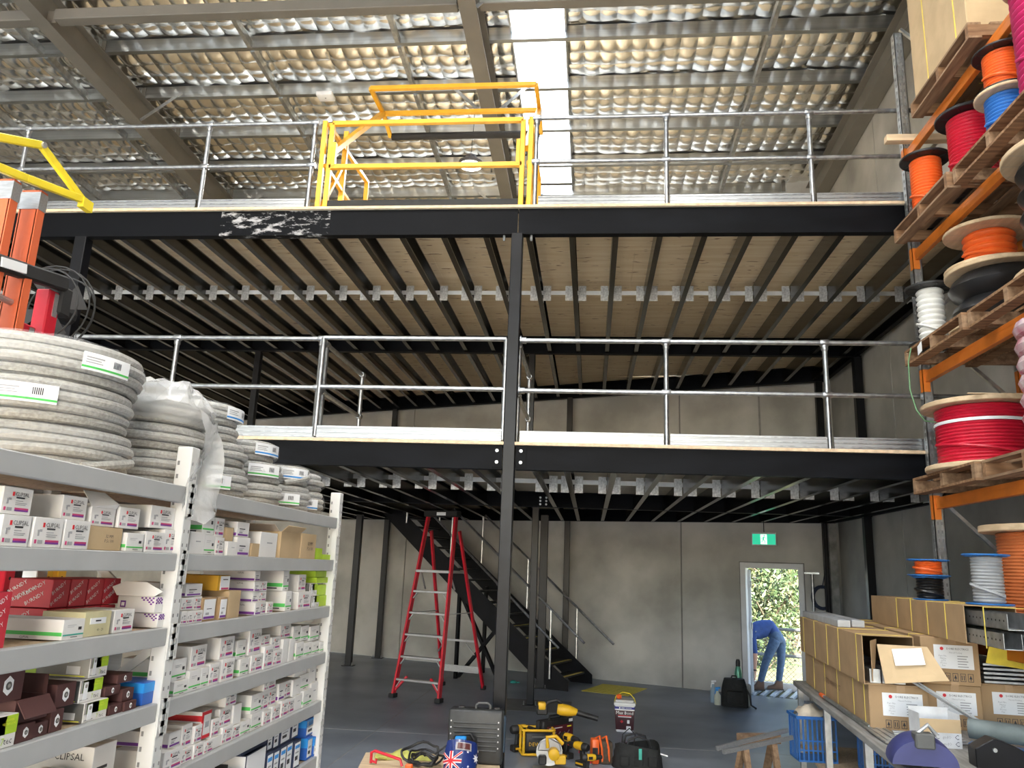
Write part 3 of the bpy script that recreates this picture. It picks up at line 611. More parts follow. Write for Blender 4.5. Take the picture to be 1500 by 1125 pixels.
ORD=['first','second','third','fourth','fifth','sixth','seventh','eighth','ninth','tenth','eleventh','twelfth','thirteenth','fourteenth','fifteenth','sixteenth','seventeenth','eighteenth']
BX="""2 1 1.932 0.112 1.925 0.083 k 0.3;2 1 2.048 0.128 1.925 0.084 k 0.3;2 1 2.18 0.124 1.925 0.085 k 0.3;2 1 2.309 0.182 1.925 0.073 b 0.32;2 1 2.498 0.105 1.925 0.061 g 0.25;2 1 2.615 0.124 1.925 0.071 k 0.25;2 1 2.742 0.121 1.925 0.084 k 0.25;2 2 1.934 0.116 2.008 0.073 k 0.3;2 2 2.188 0.116 2.01 0.071 k 0.3;2 2 2.317 0.133 1.998 0.059 f 0.3;2 2 2.463 0.12 1.998 0.07 k 0.25;2 2 2.65 0.162 2.009 0.079 k 0.25;2 1 2.932 0.115 1.925 0.086 w 0.25;2 1 3.055 0.094 1.925 0.078 g 0.25;2 1 3.155 0.074 1.925 0.073 k 0.25;2 2 3.042 0.1 2.003 0.095 g 0.25;2 2 3.155 0.087 1.998 0.079 k 0.25;2 1 3.239 0.098 1.925 0.06 w 0.2;2 2 3.256 0.072 1.985 0.058 b 0.2;2 1 3.342 0.141 1.925 0.082 p 0.25;2 2 3.343 0.127 2.007 0.065 p 0.22;2 1 3.494 0.09 1.925 0.06 b 0.2;2 1 3.586 0.213 1.925 0.116 w 0.25;2 1 3.817 0.28 1.925 0.128 o 0.25;2 1 4.108 0.222 1.925 0.133 b 0.25;2 1 4.363 0.104 1.925 0.062 l 0.15;2 1 4.485 0.147 1.925 0.03 l 0.15;3 1 1.912 0.114 1.665 0.144 r 0.25;3 1 2.25 0.101 1.665 0.058 G 0.26;3 1 2.349 0.139 1.665 0.074 y .14;3 1 2.509 0.12 1.665 0.073 k .14;3 1 2.769 0.081 1.665 0.05 c .14;3 2 2.755 0.09 1.715 0.057 C .14;3 1 2.932 0.042 1.665 0.05 k 0.2;3 1 2.976 0.046 1.665 0.048 k 0.2;3 1 3.027 0.079 1.665 0.047 k 0.2;3 2 2.94 0.102 1.715 0.046 k 0.2;3 2 3.046 0.068 1.712 0.051 k 0.2;3 3 2.974 0.134 1.764 0.048 p 0.25;3 1 3.109 0.12 1.665 0.093 B 0.2;3 1 3.234 0.07 1.665 0.09 B 0.2;3 1 3.313 0.122 1.665 0.115 b 0.2;3 2 3.23 0.11 1.78 0.063 Y 0.25;3 1 3.594 0.07 1.665 0.057 p 0.25;3 1 3.667 0.069 1.665 0.055 k 0.2;3 1 3.74 0.071 1.665 0.052 k 0.2;3 2 3.596 0.07 1.722 0.046 p 0.25;3 2 3.674 0.09 1.72 0.046 k 0.2;3 3 3.591 0.07 1.768 0.046 p 0.25;3 3 3.669 0.082 1.766 0.047 k 0.2;3 4 3.594 0.063 1.814 0.046 p 0.25;3 1 3.962 0.085 1.665 0.097 g 0.3;3 2 3.935 0.084 1.762 0.101 g 0.3;3 1 4.143 0.189 1.665 0.088 k 0.25;3 2 4.181 0.105 1.753 0.089 k 0.25;3 1 4.346 0.125 1.665 0.065 t 0.2;3 2 4.328 0.124 1.73 0.063 t 0.2;3 1 4.493 0.196 1.665 0.06 l 0.2;3 2 4.477 0.195 1.725 0.058 l 0.2;3 3 4.44 0.218 1.793 0.032 l 0.2;3 4 4.43 0.192 1.825 0.035 l 0.2;4 1 2.006 0.113 1.41 0.083 t 0.2;4 1 2.123 0.076 1.41 0.048 m 0.2;4 1 2.199 0.066 1.41 0.039 m 0.2;4 2 2.119 0.139 1.458 0.062 M 0.25;4 3 2.023 0.119 1.521 0.084 m 0.25;4 1 2.267 0.06 1.41 0.061 m 0.2;4 2 2.291 0.092 1.471 0.067 m 0.22;4 1 2.418 0.124 1.41 0.058 t 0.22;4 2 2.404 0.116 1.468 0.066 t 0.22;4 3 2.438 0.097 1.535 0.07 t 0.25;4 1 2.548 0.075 1.41 0.03 m 0.2;4 1 2.625 0.075 1.41 0.03 m 0.2;4 2 2.529 0.091 1.468 0.03 m 0.2;4 2 2.622 0.071 1.44 0.039 m 0.2;4 3 2.595 0.091 1.498 0.03 m 0.2;4 1 2.74 0.13 1.41 0.075 u 0.2;4 1 2.944 0.105 1.41 0.052 g 0.2;4 2 2.931 0.111 1.462 0.077 g 0.2;4 1 3.049 0.101 1.41 0.077 g 0.2;4 1 3.151 0.065 1.41 0.077 g 0.2;4 2 3.067 0.133 1.487 0.088 k 0.28;4 1 3.219 0.087 1.41 0.084 k 0.2;4 1 3.327 0.121 1.41 0.09 k 0.2;4 2 3.309 0.134 1.5 0.089 k 0.3;4 1 3.509 0.096 1.41 0.072 g 0.22;4 2 3.487 0.095 1.482 0.08 g 0.22;4 1 3.624 0.134 1.41 0.077 k 0.22;4 2 3.596 0.141 1.487 0.113 k 0.3;4 1 3.757 0.11 1.41 0.105 k 0.22;4 2 3.744 0.109 1.515 0.05 k 0.2;4 1 3.885 0.108 1.41 0.074 k 0.2;4 2 3.866 0.116 1.484 0.062 k 0.2;4 1 4.002 0.076 1.41 0.118 w 0.2;4 1 4.086 0.069 1.41 0.111 w 0.2;4 2 3.984 0.144 1.528 0.071 k 0.3;4 1 4.176 0.114 1.41 0.085 g 0.2;4 1 4.298 0.12 1.41 0.074 g 0.2;4 1 4.428 0.116 1.41 0.067 g 0.2;4 1 4.555 0.097 1.41 0.057 g 0.2;4 2 4.152 0.113 1.495 0.084 g 0.2;4 2 4.275 0.12 1.495 0.076 g 0.2;4 2 4.406 0.151 1.484 0.077 g 0.2;5 1 2.941 0.135 1.148 0.072 k 0.2;5 1 3.079 0.09 1.148 0.051 k 0.2;5 1 3.169 0.077 1.148 0.054 k 0.2;5 1 3.249 0.081 1.148 0.048 k 0.2;5 1 3.331 0.091 1.148 0.046 w 0.2;5 1 3.42 0.096 1.148 0.07 k 0.2;5 1 3.519 0.08 1.148 0.059 k 0.2;5 1 3.601 0.099 1.148 0.06 g 0.2;5 1 3.715 0.114 1.148 0.075 g 0.2;5 1 3.842 0.095 1.148 0.064 k 0.2;5 1 3.939 0.109 1.148 0.07 k 0.2;5 1 4.05 0.086 1.148 0.08 k 0.2;5 1 4.143 0.1 1.148 0.071 k 0.2;5 1 4.248 0.105 1.148 0.076 w 0.2;5 1 4.358 0.133 1.148 0.083 g 0.2;5 1 4.495 0.118 1.148 0.105 w 0.2;5 2 2.994 0.091 1.22 0.055 p 0.25;5 2 3.086 0.079 1.199 0.086 k 0.2;5 2 3.169 0.065 1.202 0.066 k 0.2;5 2 3.23 0.086 1.202 0.108 d 0.2;5 2 3.326 0.065 1.194 0.072 k 0.2;5 2 3.399 0.117 1.218 0.075 k 0.3;5 2 3.52 0.087 1.207 0.084 w 0.2;5 3 3.433 0.112 1.293 0.061 k 0.3;5 2 3.693 0.121 1.223 0.083 g 0.25;5 2 3.819 0.094 1.212 0.089 k 0.2;5 2 3.919 0.099 1.218 0.079 k 0.2;5 3 3.823 0.148 1.302 0.064 k 0.3;5 2 4.029 0.085 1.228 0.084 p 0.25;5 2 4.121 0.089 1.228 0.082 k 0.2;5 2 4.217 0.115 1.224 0.082 w 0.2;5 2 4.335 0.133 1.231 0.084 g 0.25;5 3 4.237 0.194 1.314 0.042 w 0.25;5 2 4.464 0.117 1.253 0.105 w 0.25;6 1 3.392 0.223 0.855 .155 n 0.2;6 1 3.684 0.245 0.855 0.197 N 0.2;6 1 3.937 0.08 0.855 0.155 n 0.2;6 1 4.023 0.074 0.855 0.15 n 0.2;6 1 4.101 0.087 0.855 0.152 n 0.2;6 1 4.193 0.091 0.855 0.15 n 0.2;6 1 4.292 0.095 0.855 0.137 n 0.2;6 2 3.661 0.287 1.052 0.083 N 0.22;6 2 3.956 0.072 1.01 0.086 n 0.2;6 2 4.032 0.075 1.005 0.096 n 0.2;6 2 4.112 0.148 1.007 0.089 n 0.2;6 2 4.264 0.105 1.005 0.109 n 0.2;6 1 4.503 0.081 0.855 0.114 u 0.2;6 1 4.594 0.096 0.855 0.103 u 0.2;6 2 4.501 0.165 0.969 0.089 u 0.25"""
rows={}
for ln in BX.split(';'):
    a=ln.split(); r=(int(a[0]),int(a[1]),float(a[2]),float(a[3]),float(a[4]),float(a[5]),a[6],float(a[7]))
    bay='near' if r[2]<2.85 else 'far'
    rows.setdefault((bay,r[0],r[1]),[]).append(r)
TN={1:'bottom row',2:'second row up',3:'third row up',4:'fourth row up'}
SN={2:'second shelf',3:'third shelf',4:'fourth shelf',5:'fifth shelf',6:'sixth shelf'}
rb=random.Random(5)
for (bay,s,t),rs in rows.items():
    rs.sort(key=lambda r:r[2])
    for i,r in enumerate(rs):
        _,_,y,wd,z,h,k,d=r
        lab=f"{KD[k]}, {ORD[i]} along {TN[t]}, {SN[s]} of {bay} bay"
        h=max(h,.03)
        dx=0 if k in 'GcC' else rb.uniform(-.008,.004)
        carton(k,lab,-1.525-d/2+dx-(.012 if t>1 else 0),y+wd/2,z+.0005*t,wd-.003,h-.001,d,rb.uniform(-.02,.02) if k not in 'rtG' else 0)
# red branded cartons standing behind on the third shelf
for i,(y,z,wd,h) in enumerate(((2.42,1.665,.098,.075),(2.52,1.665,.09,.075),(2.612,1.665,.09,.075),(2.704,1.665,.09,.075),(2.43,1.741,.09,.09),(2.522,1.741,.09,.09),(2.614,1.741,.09,.09),(2.706,1.741,.1,.09))):
    carton('r',f"red lettered carton set back {'behind' if i<4 else 'atop others behind'}, {ORD[i%4]} from left, third shelf",-1.78,y+wd/2,z,wd-.004,h-.002,.15,0)
# white cartons at the back seen through the gap
for i,(y,z) in enumerate(((2.5,1.925),(2.64,1.925),(2.5,1.665+.0),(2.66,1.41))):
    if i in (2,): continue
    carton('p' if i>3 else 'w',f"pale carton pushed to the back, {ORD[i]} of the rear cartons in near bay",-1.98,y,z,.12,.11 if i!=1 else .09,.18,0)
for i,(k,y,w_,h,d) in enumerate((('M',2.26,.14,.07,.2),('m',2.42,.09,.075,.2),('c',2.53,.07,.09,.15),('p',2.62,.13,.15,.3))):
    carton(k,f"{KD[k]}, {ORD[i]} along bottom row, fifth shelf of near bay",-1.6-d/2,y+w_/2,1.1485,w_-.004,h,d,0)
# ------------------------------------------------ conduit coils on the top shelf
M_cond=mat('grey corrugated conduit',(.30,.29,.26),.42,0,scale=90,col2=(.44,.43,.39),bump=.15)
M_wrap=mat('clear plastic wrap',(.85,.86,.87),.12,0,.02,5,bump=.9,bscale=14,alpha=.12)
M_wrap2=mat('milky plastic bag',(.80,.80,.79),.2,0,.02,5,bump=1.0,bscale=16,alpha=.38)
def coil(label,x,y,z,R,n,r=.0165,wrap=True,lab=None,tilt=(0,0),seed=0,bag=False):
    rr=random.Random(seed); c=thing('conduit_coil',label,'coil',(x,y,z),group='conduit coils on the top shelf',rot=(tilt[0],tilt[1],rr.uniform(0,6)))
    mb=MB()
    for L in range(n):
        for q in range(2):
            R_=R-r-q*2.05*r-rr.uniform(0,.006)-(.012 if L in (0,n-1) else 0); a0=rr.uniform(0,6); ell=rr.uniform(-.007,.007)
            mb.tube([((R_+ell*math.cos(2*a+a0))*math.cos(a),(R_+ell*math.cos(2*a+a0))*math.sin(a),r+L*2.02*r+.0015*math.sin(3*a+a0)+.002) for a in [2*PI*i/40 for i in range(40)]],r,8,True)
    mb.build('conduit',M_cond,c,smooth=True)
    H_=n*2.02*r+.004
    e=MB().tube([(R*.985*math.cos(a),R*.985*math.sin(a),.02+r+.05*(a+1.3)) for a in [-1.9+i*.12 for i in range(8)]],r*.95,8).build('loose_end',M_cond,c,smooth=True) if seed%3==0 else None
    if wrap:
        v=[];f=[];N=40;K=7
        for j in range(K):
            t=j/(K-1); a_=t*PI
            for i in range(N):
                a=2*PI*i/N; rad=R+.004-.05*(abs(2*t-1)**3)+rr.uniform(-.004,.006); v.append((rad*math.cos(a),rad*math.sin(a),-.002+t*(H_+.008)+ (0 if j in (0,) else rr.uniform(-.003,.003))))
        for j in range(K-1):
            for i in range(N): f.append((j*N+i,j*N+(i+1)%N,(j+1)*N+(i+1)%N,(j+1)*N+i))
        mbw=MB().add(v,f)
        # ruffled top inner lip
        mbw.build('plastic_wrap',M_wrap2 if bag else M_wrap,c,smooth=True)
    if bag:
        v=[];f=[];N=36
        for j in range(6):
            for i in range(N):
                a=2*PI*i/N; rad=(R+.01)*(1-.14*j)+rr.uniform(-.012,.012); v.append((rad*math.cos(a),rad*math.sin(a),H_*.75+j*.016*(5.5-j)*.8+rr.uniform(-.014,.018)))
        for j in range(5):
            for i in range(N): f.append((j*N+i,j*N+(i+1)%N,(j+1)*N+(i+1)%N,(j+1)*N+i))
        MB().add(v,f).build('bag_top',M_wrap2,c)
    if lab:
        ang,zz,col=lab; ang-=c.rotation_euler.z
        q=MB(); wid=.17; K=6; R_=R+.008
        def pt(u,zv,o=0): a=ang+(u-.5)*wid/R; return ((R_+o)*math.cos(a),(R_+o)*math.sin(a),zv)
        def patch(u0,u1,z0,z1,k,o):
            q.mat(k)
            for i in range(K):
                a,b=u0+(u1-u0)*i/K,u0+(u1-u0)*(i+1)/K; q.quad(pt(a,z0,o),pt(b,z0,o),pt(b,z1,o),pt(a,z1,o))
        patch(0,1,zz,zz+.058,0,0); patch(0,1,zz+.007,zz+.014,1,.001); patch(.06,.4,zz+.04,zz+.044,2,.001); patch(.06,.34,zz+.032,zz+.035,2,.001); patch(.06,.38,zz+.024,zz+.027,2,.001); [patch(.6+.03*b_,.615+.03*b_,zz+.024,zz+.046,3,.001) for b_ in range(6)]
        q.build('paper_tag',[M_label,col,M_grey,M_print],c)
    return c
cz=SHZ[1]+.001
coil('bottom wrapped grey conduit coil of the large front stack',-1.86,2.45,cz,.30,4,seed=3)
coil('middle wrapped grey conduit coil of the large front stack',-1.88,2.43,cz+.14,.31,4,seed=1,lab=(-1.0,.05,M_green),tilt=(.02,.0))
coil('top wrapped grey conduit coil of the large front stack',-1.87,2.45,cz+.28,.305,4,seed=2,lab=(-.35,.04,M_green),tilt=(-.02,.02))
coil('lowest conduit coil under the torn plastic bag stack',-1.8,2.99,cz,.25,4,seed=4)
coil('second conduit coil under the torn plastic bag stack',-1.8,2.99,cz+.138,.245,3,seed=5,lab=(-2.2,.02,M_green))
coil('conduit coil hidden inside crumpled milky plastic bag',-1.79,2.98,cz+.243,.24,3,seed=6,bag=True)
names=['bottom','second','third','topmost']
for si,(y,R,ns) in enumerate(((3.37,.2,(4,3,2,3)),(3.79,.205,(3,3,3)),(4.2,.2,(4,3)),(4.52,.17,(4,3)))):
    zz=cz
    for i,nn in enumerate(ns):
        coil(f"{names[i]} grey conduit coil in the {['third','fourth','fifth','last'][si]} coil stack from the front",-1.74+.01*(i%2)-.02*i,y+.012*(i%2),zz,R-.006*i,nn,r=.0165,seed=10+si*5+i,lab=((-.9+.3*i,.03,M_blue2 if (si+i)%2 else M_green) if nn>2 and (si+i)%3!=1 else None))
        zz+=nn*2.02*.0165+.006
sc=thing('plastic_bag','torn milky plastic sheet draped over the shelf post','bag',(-1.5,2.86,2.165))
v=[];f=[];rr=random.Random(9)
for j in range(9):
    for i in range(8):
        a=i/7; t=j/8; v.append((.02+.03*math.sin(a*5+t*4)+rr.uniform(-.008,.008),-.07+.2*a+.02*math.sin(t*6),.30-.36*t-.06*math.sin(a*3)+rr.uniform(-.01,.01)))
for j in range(8):
    for i in range(7): f.append((j*8+i,j*8+i+1,j*8+i+9,j*8+i+8))
MB().add(v,f).build('sheet',M_wrap2,sc,smooth=True)
# ------------------------------------------------ ladders behind the shelves
M_forange=mat('orange fibreglass',(.66,.13,.045),.45,0,.08,3,stretch=(3,3,.3))
ol=thing('fibreglass_ladder','tall orange fibreglass ladder standing behind the shelves','ladder',(-2.47,2.8,0))
for y,h in ((0,3.43),(.16,3.46)):
    s=MB().box(-.04,.04,y-.012,y+.012,0,h).box(-.045,-.035,y-.012,y+.03,0,h).box(.035,.045,y-.012,y+.03,0,h).build('stile',M_forange,ol)
    MB().box(-.047,.047,y-.015,y+.033,h-.09,h-.01).build('end_cap',M_alu,s)
for i in range(9): MB().tube([(0,0,.3+i*.33),(0,.16,.3+i*.33)],.015,8).build('rung',M_alu,ol,smooth=True)
yv=thing('ladder_stabiliser','bright yellow folding arms on top of the orange ladder','ladder arms',(-2.42,2.8,3.46))
for a,b in (((0,-.3,.02),(0,.09,.185)),((0,.09,.185),(.02,.40,.06)),((0,-.25,-.06),(0,.04,.0)),((0,.04,.0),(.02,.36,.065))):
    MB().bar(a,b,.022,.035).build('arm',M_yel2,yv,bevel=.003)
MB().lathe([(.014,-.02),(.014,.02)],8,(.0,.09,.185),(1,0,0)).build('pivot',M_alu,yv); MB().box(.005,.035,.37,.44,.03,.08).build('foot',M_yel2,yv)
rl=thing('red_ladder','red platform ladder head with black cap behind conduit coils','ladder',(-2.5,3.2,0))
for y,h in ((0,3.08),(-.12,2.88)): 
    s=MB().box(-.035,.035,y-.04,y+.04,0,h).build('stile',M_tube,rl,bevel=.006); MB().box(.034,.038,y-.005,y+.025,h-.12,h-.01).build('reflector',M_alu,s)
MB().bar((.07,-.45,3.05),(.04,.04,3.13),.05,.07).build('cap_arm',M_rub,rl,bevel=.01); MB().box(-.05,.05,.02,.1,2.98,3.12).build('cap',M_rub,rl,bevel=.01)
put=MB().bar((.072,-.42,3.056),(.072,-.28,3.078),.055,.04).build('sticker',M_label,rl)
for y,col,m_,nm in ((3.13,'red',M_tube,'red ladder stile seen through the second and third shelf gaps'),(3.37,'yel',M_yel,'yellow slotted ladder stile seen through shelf gaps'),(3.26,'blk',M_dkgrey,'black slotted ladder stile seen through shelf gaps'),(3.46,'yel2',M_yel,'outer yellow slotted ladder stile beside a pale post')):
    q=thing('stored_ladder',nm,'ladder',(-2.42,y,0)); s=MB().box(-.03,.03,-.03,.03,0,2.12).build('stile',m_,q,bevel=.004)
    hs=MB()
    for i in range(20): hs.lathe([(.007,0),(.007,.002)],8,(.029,0,1.1+i*.05),(1,0,0))
    tag(hs.build('holes',M_rub,s),kind='stuff')
op=thing('orange_pipe','large orange pipe lying high behind the front coils','pipe',(-2.9,3.5,2.95))
MB().lathe([(.08,-.5),(.08,.0),(.07,.0),(.07,-.5)],20,(0,0,0),(.5,-.86,0),caps=False).build('pipe',M_forange,op,smooth=True)
fn=thing('pedestal_fan','dark caged fan standing behind the red ladder','fan',(-3.05,3.95,0))
MB().lathe([(.24,0),(.24,.02),(.03,.03)],20).build('base',M_rub,fn); MB().tube([(0,0,.03),(0,0,3.2)],.025,8).build('pole',M_rub,fn)
for i in range(4): MB().tube([(.26*math.cos(a)*(1-.2*abs(i-1.5)/1.5),-.08+.05*i,3.25+.26*math.sin(a)*(1-.2*abs(i-1.5)/1.5)) for a in [2*PI*k/24 for k in range(24)]],.005,5,True).build('cage_ring',M_rub,fn)
for k in range(4): a=k*PI/2; MB().prism([(0,.0,3.25),(.2*math.cos(a),.02,3.25+.2*math.sin(a)),(.2*math.cos(a+.7),-.03,3.25+.2*math.sin(a+.7))],(0,.004,0)).build('blade',M_rub,fn)
MB().lathe([(.06,0),(.06,.12)],12,(0,.02,3.25),(0,1,0)).build('motor',M_rub,fn)
# ================================================ RIGHT PALLET RACK
RX,RD=3.0,.84; RY=(4.58,7.35); RZ=(1.5,2.66,3.81,5.0,6.05)
rk=thing('pallet_rack','tall galvanised pallet rack with orange beams along right wall','rack',(0,0,0))
for y in RY:
    for x in (RX,RX+RD):
        u=MB().box(x,x+.085,y-.035,y-.03,.01,7.38).box(x,x+.006,y-.035,y+.045,.01,7.38).box(x+.079,x+.085,y-.035,y+.045,.01,7.38).build('upright',M_galv,rk)
        s=MB(); z=.1
        while z<7.35:
            s.box(x+.02,x+.032,y-.0365,y-.0348,z,z+.028).box(x+.053,x+.065,y-.0365,y-.0348,z,z+.028).box(x-.0015,x+.0005,y-.01,y+.015,z,z+.028); z+=.075
        tag(s.build('slots',mat('dark slot'),u),kind='stuff')
        MB().box(x-.02,x+.105,y-.05,y+.06,0,.01).build('foot_plate',M_galv,u)
    z=.3;k=0
    while z<6.9:
        a,b=(RX+.085,RX+RD) if k%2 else (RX+RD,RX+.085)
        MB().bar((a,y+.01,z),(b,y+.01,z+.75),.03,.03,(0,1,0)).build('lattice_brace',M_galv,rk); z+=.8;k+=1
for z in RZ:
    for x in (RX+.02,RX+RD+.01):
        b=MB().box(x,x+.05,RY[0]+.05,RY[1]-.037,z-.1,z-.0).build('beam',M_orange,rk,bevel=.004)
        MB().box(x-.001,x+.051,RY[0]+.05,RY[1]-.037,z-.035,z-.028).build('beam_step',M_orange,b)
        MB().box(x-.022,x+.04,RY[1]-.045,RY[1]-.036,z-.19,z+.02).box(x-.022,x-.018,RY[1]-.045,RY[1]+.02,z-.19,z+.02).build('connector',M_orange,b)
MB().box(RX+.02,RX+RD,RY[0]+.06,RY[1]-.06,1.502,1.52).build('shelf_board',M_chip,rk)
# ------------------------------------------------ pallets
def pallet(label,x,y,z,m=M_pal,sx=1.12,sy=1.12):
    p=thing('timber_pallet',label,'pallet',(x,y,z),group='timber pallets in the rack')
    for i in range(7):
        w=.1; xx=.0+i*(sx-w)/6; MB().box(xx,xx+w,0,sy,.118,.138).build('deck_board',m,p)
    for yy in (0,sy/2-.025,sy-.05): MB().box(0,sx,yy,yy+.05,.02,.117).build('bearer',M_pal2 if m is M_pal else M_pal,p)
    for xx in (0,sx/2-.05,sx-.1): MB().box(xx,xx+.1,0,sy,0,.019).build('bottom_board',m,p)
    return p
PZ=.138; BTOP=.92+.632+.2405
pallet('timber pallet under the big red cable reel',2.76,5.98,RZ[1]+.001)
pallet('timber pallet with white paper tag under black wrapped reel',2.79,6.02,RZ[2]+.001)
pallet('timber pallet under red and orange reels with black flanges',2.79,6.04,RZ[3]+.001,M_pal2)
pallet('timber pallet under the strapped carton at the rack top',2.86,5.62,RZ[4]+.001,M_pal2)
pallet('nearer timber pallet beside the red reel pallet, lowest pallet level',2.8,4.83,RZ[1]+.001,M_pal2)
pallet('nearer timber pallet beside the black wrapped reel pallet',2.82,4.87,RZ[2]+.001)
pallet('nearer timber pallet carrying blue and magenta cable reels',2.82,4.88,RZ[3]+.001,M_pal)
pt=tag(MB().prism([(0,0,0),(0,.09,-.03),(0,.09,-.11),(0,.0,-.09)],(.001,0,0)).build('paper_tag',M_label,loc=(2.784,6.75,RZ[2]+.13)),'white paper tag stapled to the pallet edge','tag')
# ------------------------------------------------ cable reels
def ribs(R,z0,z1,n):
    pr=[]; h=(z1-z0)/n
    for i in range(n):
        for t in (.0,.25,.5,.75): pr.append((R-h*.45*(1-math.sin(PI*t))*.9,z0+h*(i+t)))
    pr.append((R-h*.4,z1)); return pr
def reel(label,x,y,z,R,h,Rc,cm,fm,n=12,tf=.03,Rt=None,ft=True,hub=True,seed=0,group='cable reels in the rack',slack=True):
    r=thing('cable_reel',label,'cable reel',(x,y,z),seed,group); Rt=Rt or R
    def flange(R_,z_,nm='flange'):
        f=MB().lathe([(R_-.006,z_),(R_,z_+.006),(R_,z_+tf-.006),(R_-.006,z_+tf)],36).build(nm,fm,r,smooth=True)
        if fm is M_pine:
            for k in range(1,6):
                yy=-R_+2*R_*k/6; L=math.sqrt(max(.01,R_*R_-yy*yy))-.01
                MB().box(-L,L,yy-.0015,yy+.0015,z_-.0008,z_+tf+.0008).build('board_joint',M_inner,f)
        else:
            for k in range(8):
                a=k*PI/4; MB().bar((R_*.35*math.cos(a),R_*.35*math.sin(a),z_-.002),(R_*.92*math.cos(a),R_*.92*math.sin(a),z_-.002),.012,.006).build('rib',fm,f)
        return f
    flange(R,0); 
    if ft: flange(Rt,h-tf)
    MB().lathe([(Rc*.5,tf),(Rc*.5,h-tf)],20).build('core',mat('reel core',(.25,.2,.15),.7),r,smooth=True)
    MB().lathe(ribs(Rc,tf+.004,h-tf-.004 if ft else h,n),36).build('cable',cm,r,smooth=True)
    if hub: MB().lathe([(.035,h-.002),(.035,h+.004)],14).build('hub_hole',M_rub,r)
    if slack:
        MB().tube([((Rc+.008)*math.cos(a),(Rc+.008)*math.sin(a),tf+.02+(h-2*tf)*.35*(.5+.5*math.sin(a*.7))) for a in [3.0+i*.15 for i in range(16)]],min(.012,(h-2*tf)/n*.5),6).build('cable_end',cm,r,smooth=True)
    return r
M_cr=mat('red cable',(.55,.01,.035),.38,0,.08,8); M_co=mat('orange cable',(.80,.13,.02),.4,0,.08,8); M_cb=mat('blue cable',(.03,.16,.50),.4,0,.08,8); M_ck=mat('black cable wrap',(.012,.012,.013),.3,0,.3,6,bump=.3)
M_cg=mat('grey cable',(.30,.31,.32),.45,0,.08,8); M_cm=mat('magenta cable',(.48,.02,.12),.38,0,.08,8); M_cw=mat('white cable',(.72,.72,.69),.5,0,.05,8); M_cbr=mat('terracotta cable',(.55,.16,.05),.45,0,.08,8)
M_fk=mat('black plastic flange',(.014,.014,.015),.45,0,.2,6); M_fb=mat('blue steel flange',(.02,.14,.42),.4,0,.1,6)
z=RZ[1]+PZ+.002
rr_=reel('big red cable reel with timber flanges on pallet',3.12,6.55,z,.44,.54,.345,M_cr,M_pine,17,.04)
MB().lathe([(.349,.36),(.351,.365),(.351,.38),(.349,.385)],36,caps=False).build('paper_band',M_label,rr_,smooth=True)
for k,(a,b) in enumerate(((-.28,-.06),(-.05,.04),(.05,.25))): MB().box(a,b,-.41,-.39,.541,.548).build('batten',M_pine2,rr_)
z=RZ[2]+PZ+.002
reel('white cable reel with black flanges overhanging the pallet corner',2.98,6.97,z,.2,.55,.115,M_cw,M_fk,10,.025)
reel('large black wrapped reel with timber flanges',3.36,6.5,z,.42,.52,.40,M_ck,M_pine,2,.035,slack=False)
reel('orange cable reel stacked on the black wrapped reel',3.3,6.52,z+.522,.355,.36,.2,M_co,M_pine,5,.03,Rt=.34)
reel('black drum reel with timber flange at the picture edge, middle level',3.3,5.25,z,.46,.92,.38,M_ck,M_pine,5,.04,slack=False)
z=RZ[3]+PZ+.002
reel('orange cable reel with black flanges at the pallet corner',3.02,6.92,z,.215,.6,.135,M_co,M_fk,18,.025)
reel('red cable reel with black flanges beside the orange one',3.2,6.42,z+.0,.27,.72,.185,M_cr,M_fk,20,.03)
rb1=reel('blue cable reel with timber top flange',3.08,5.62,z,.215,.4,.15,M_cb,M_pine,12,.025)
reel('orange cable reel with black flange stacked on the blue reel',3.08,5.62,z+.402,.2,.36,.135,M_co,M_fk,13,.02)
reel('magenta cable reel with timber flanges at the picture edge',3.14,5.11,z,.26,1.0,.22,M_cm,M_pine,18,.03)
reel('terracotta cable reel with timber flanges behind long cartons',3.38,6.25,1.522,.47,.84,.36,M_cbr,M_pine,30,.05,slack=False)
reel('grey cable reel with blue flanges standing on the top long carton',2.72,5.86,BTOP,.15,.34,.1,M_cg,M_fb,14,.012)
reel('small orange cable reel with blue flanges near the rack upright',2.69,6.75,BTOP+.185,.16,.13,.1,M_co,M_fb,5,.01)
reel('black cable reel under the small orange reel',2.69,6.75,BTOP,.13,.183,.1,M_ck,M_fb,7,.01)
wp=thing('wrapped_coil','plastic wrapped pinkish coil stack at the picture edge','coil',(3.12,5.2,RZ[1]+PZ+.002),group=None)
for i in range(7):
    MB().tube([(.3*math.cos(a),.3*math.sin(a),.065+i*.12) for a in [2*PI*k/28 for k in range(28)]],.06,8,True).build('coil_ring',mat('wrapped pink coil',(.45,.16,.2),.2,0,scale=9,col2=(.6,.5,.52),bump=.5),wp,smooth=True)
gw=tag(MB().tube([(2.775,6.95,3.93),(2.74,6.94,3.8),(2.73,6.93,3.55),(2.74,6.85,3.35),(2.76,6.75,3.24),(2.79,6.55,3.19)],.006,6).build('green_wire',mat('green wire',(.12,.26,.12),.5),smooth=True),'loose green wire hanging from the pallet over red reel','wire')
tb=tag(MB().box(2.78,3.5,7.12,7.2,6.052,6.12).build('timber_offcut',M_pine2,bevel=.003),'pale pine offcut poking out beside the rack upright','timber')
sc_=thing('strapped_carton','large pale carton with yellow straps on the top pallet','box',(2.9,5.7,RZ[4]+PZ+.002))
MB().box(0,.95,0,1.02,0,1.2).build('body',M_kraft2,sc_,bevel=.006)
for y in (.18,.72): MB().box(-.003,.953,y,y+.015,-.002,1.203).build('strap',M_strap,sc_)
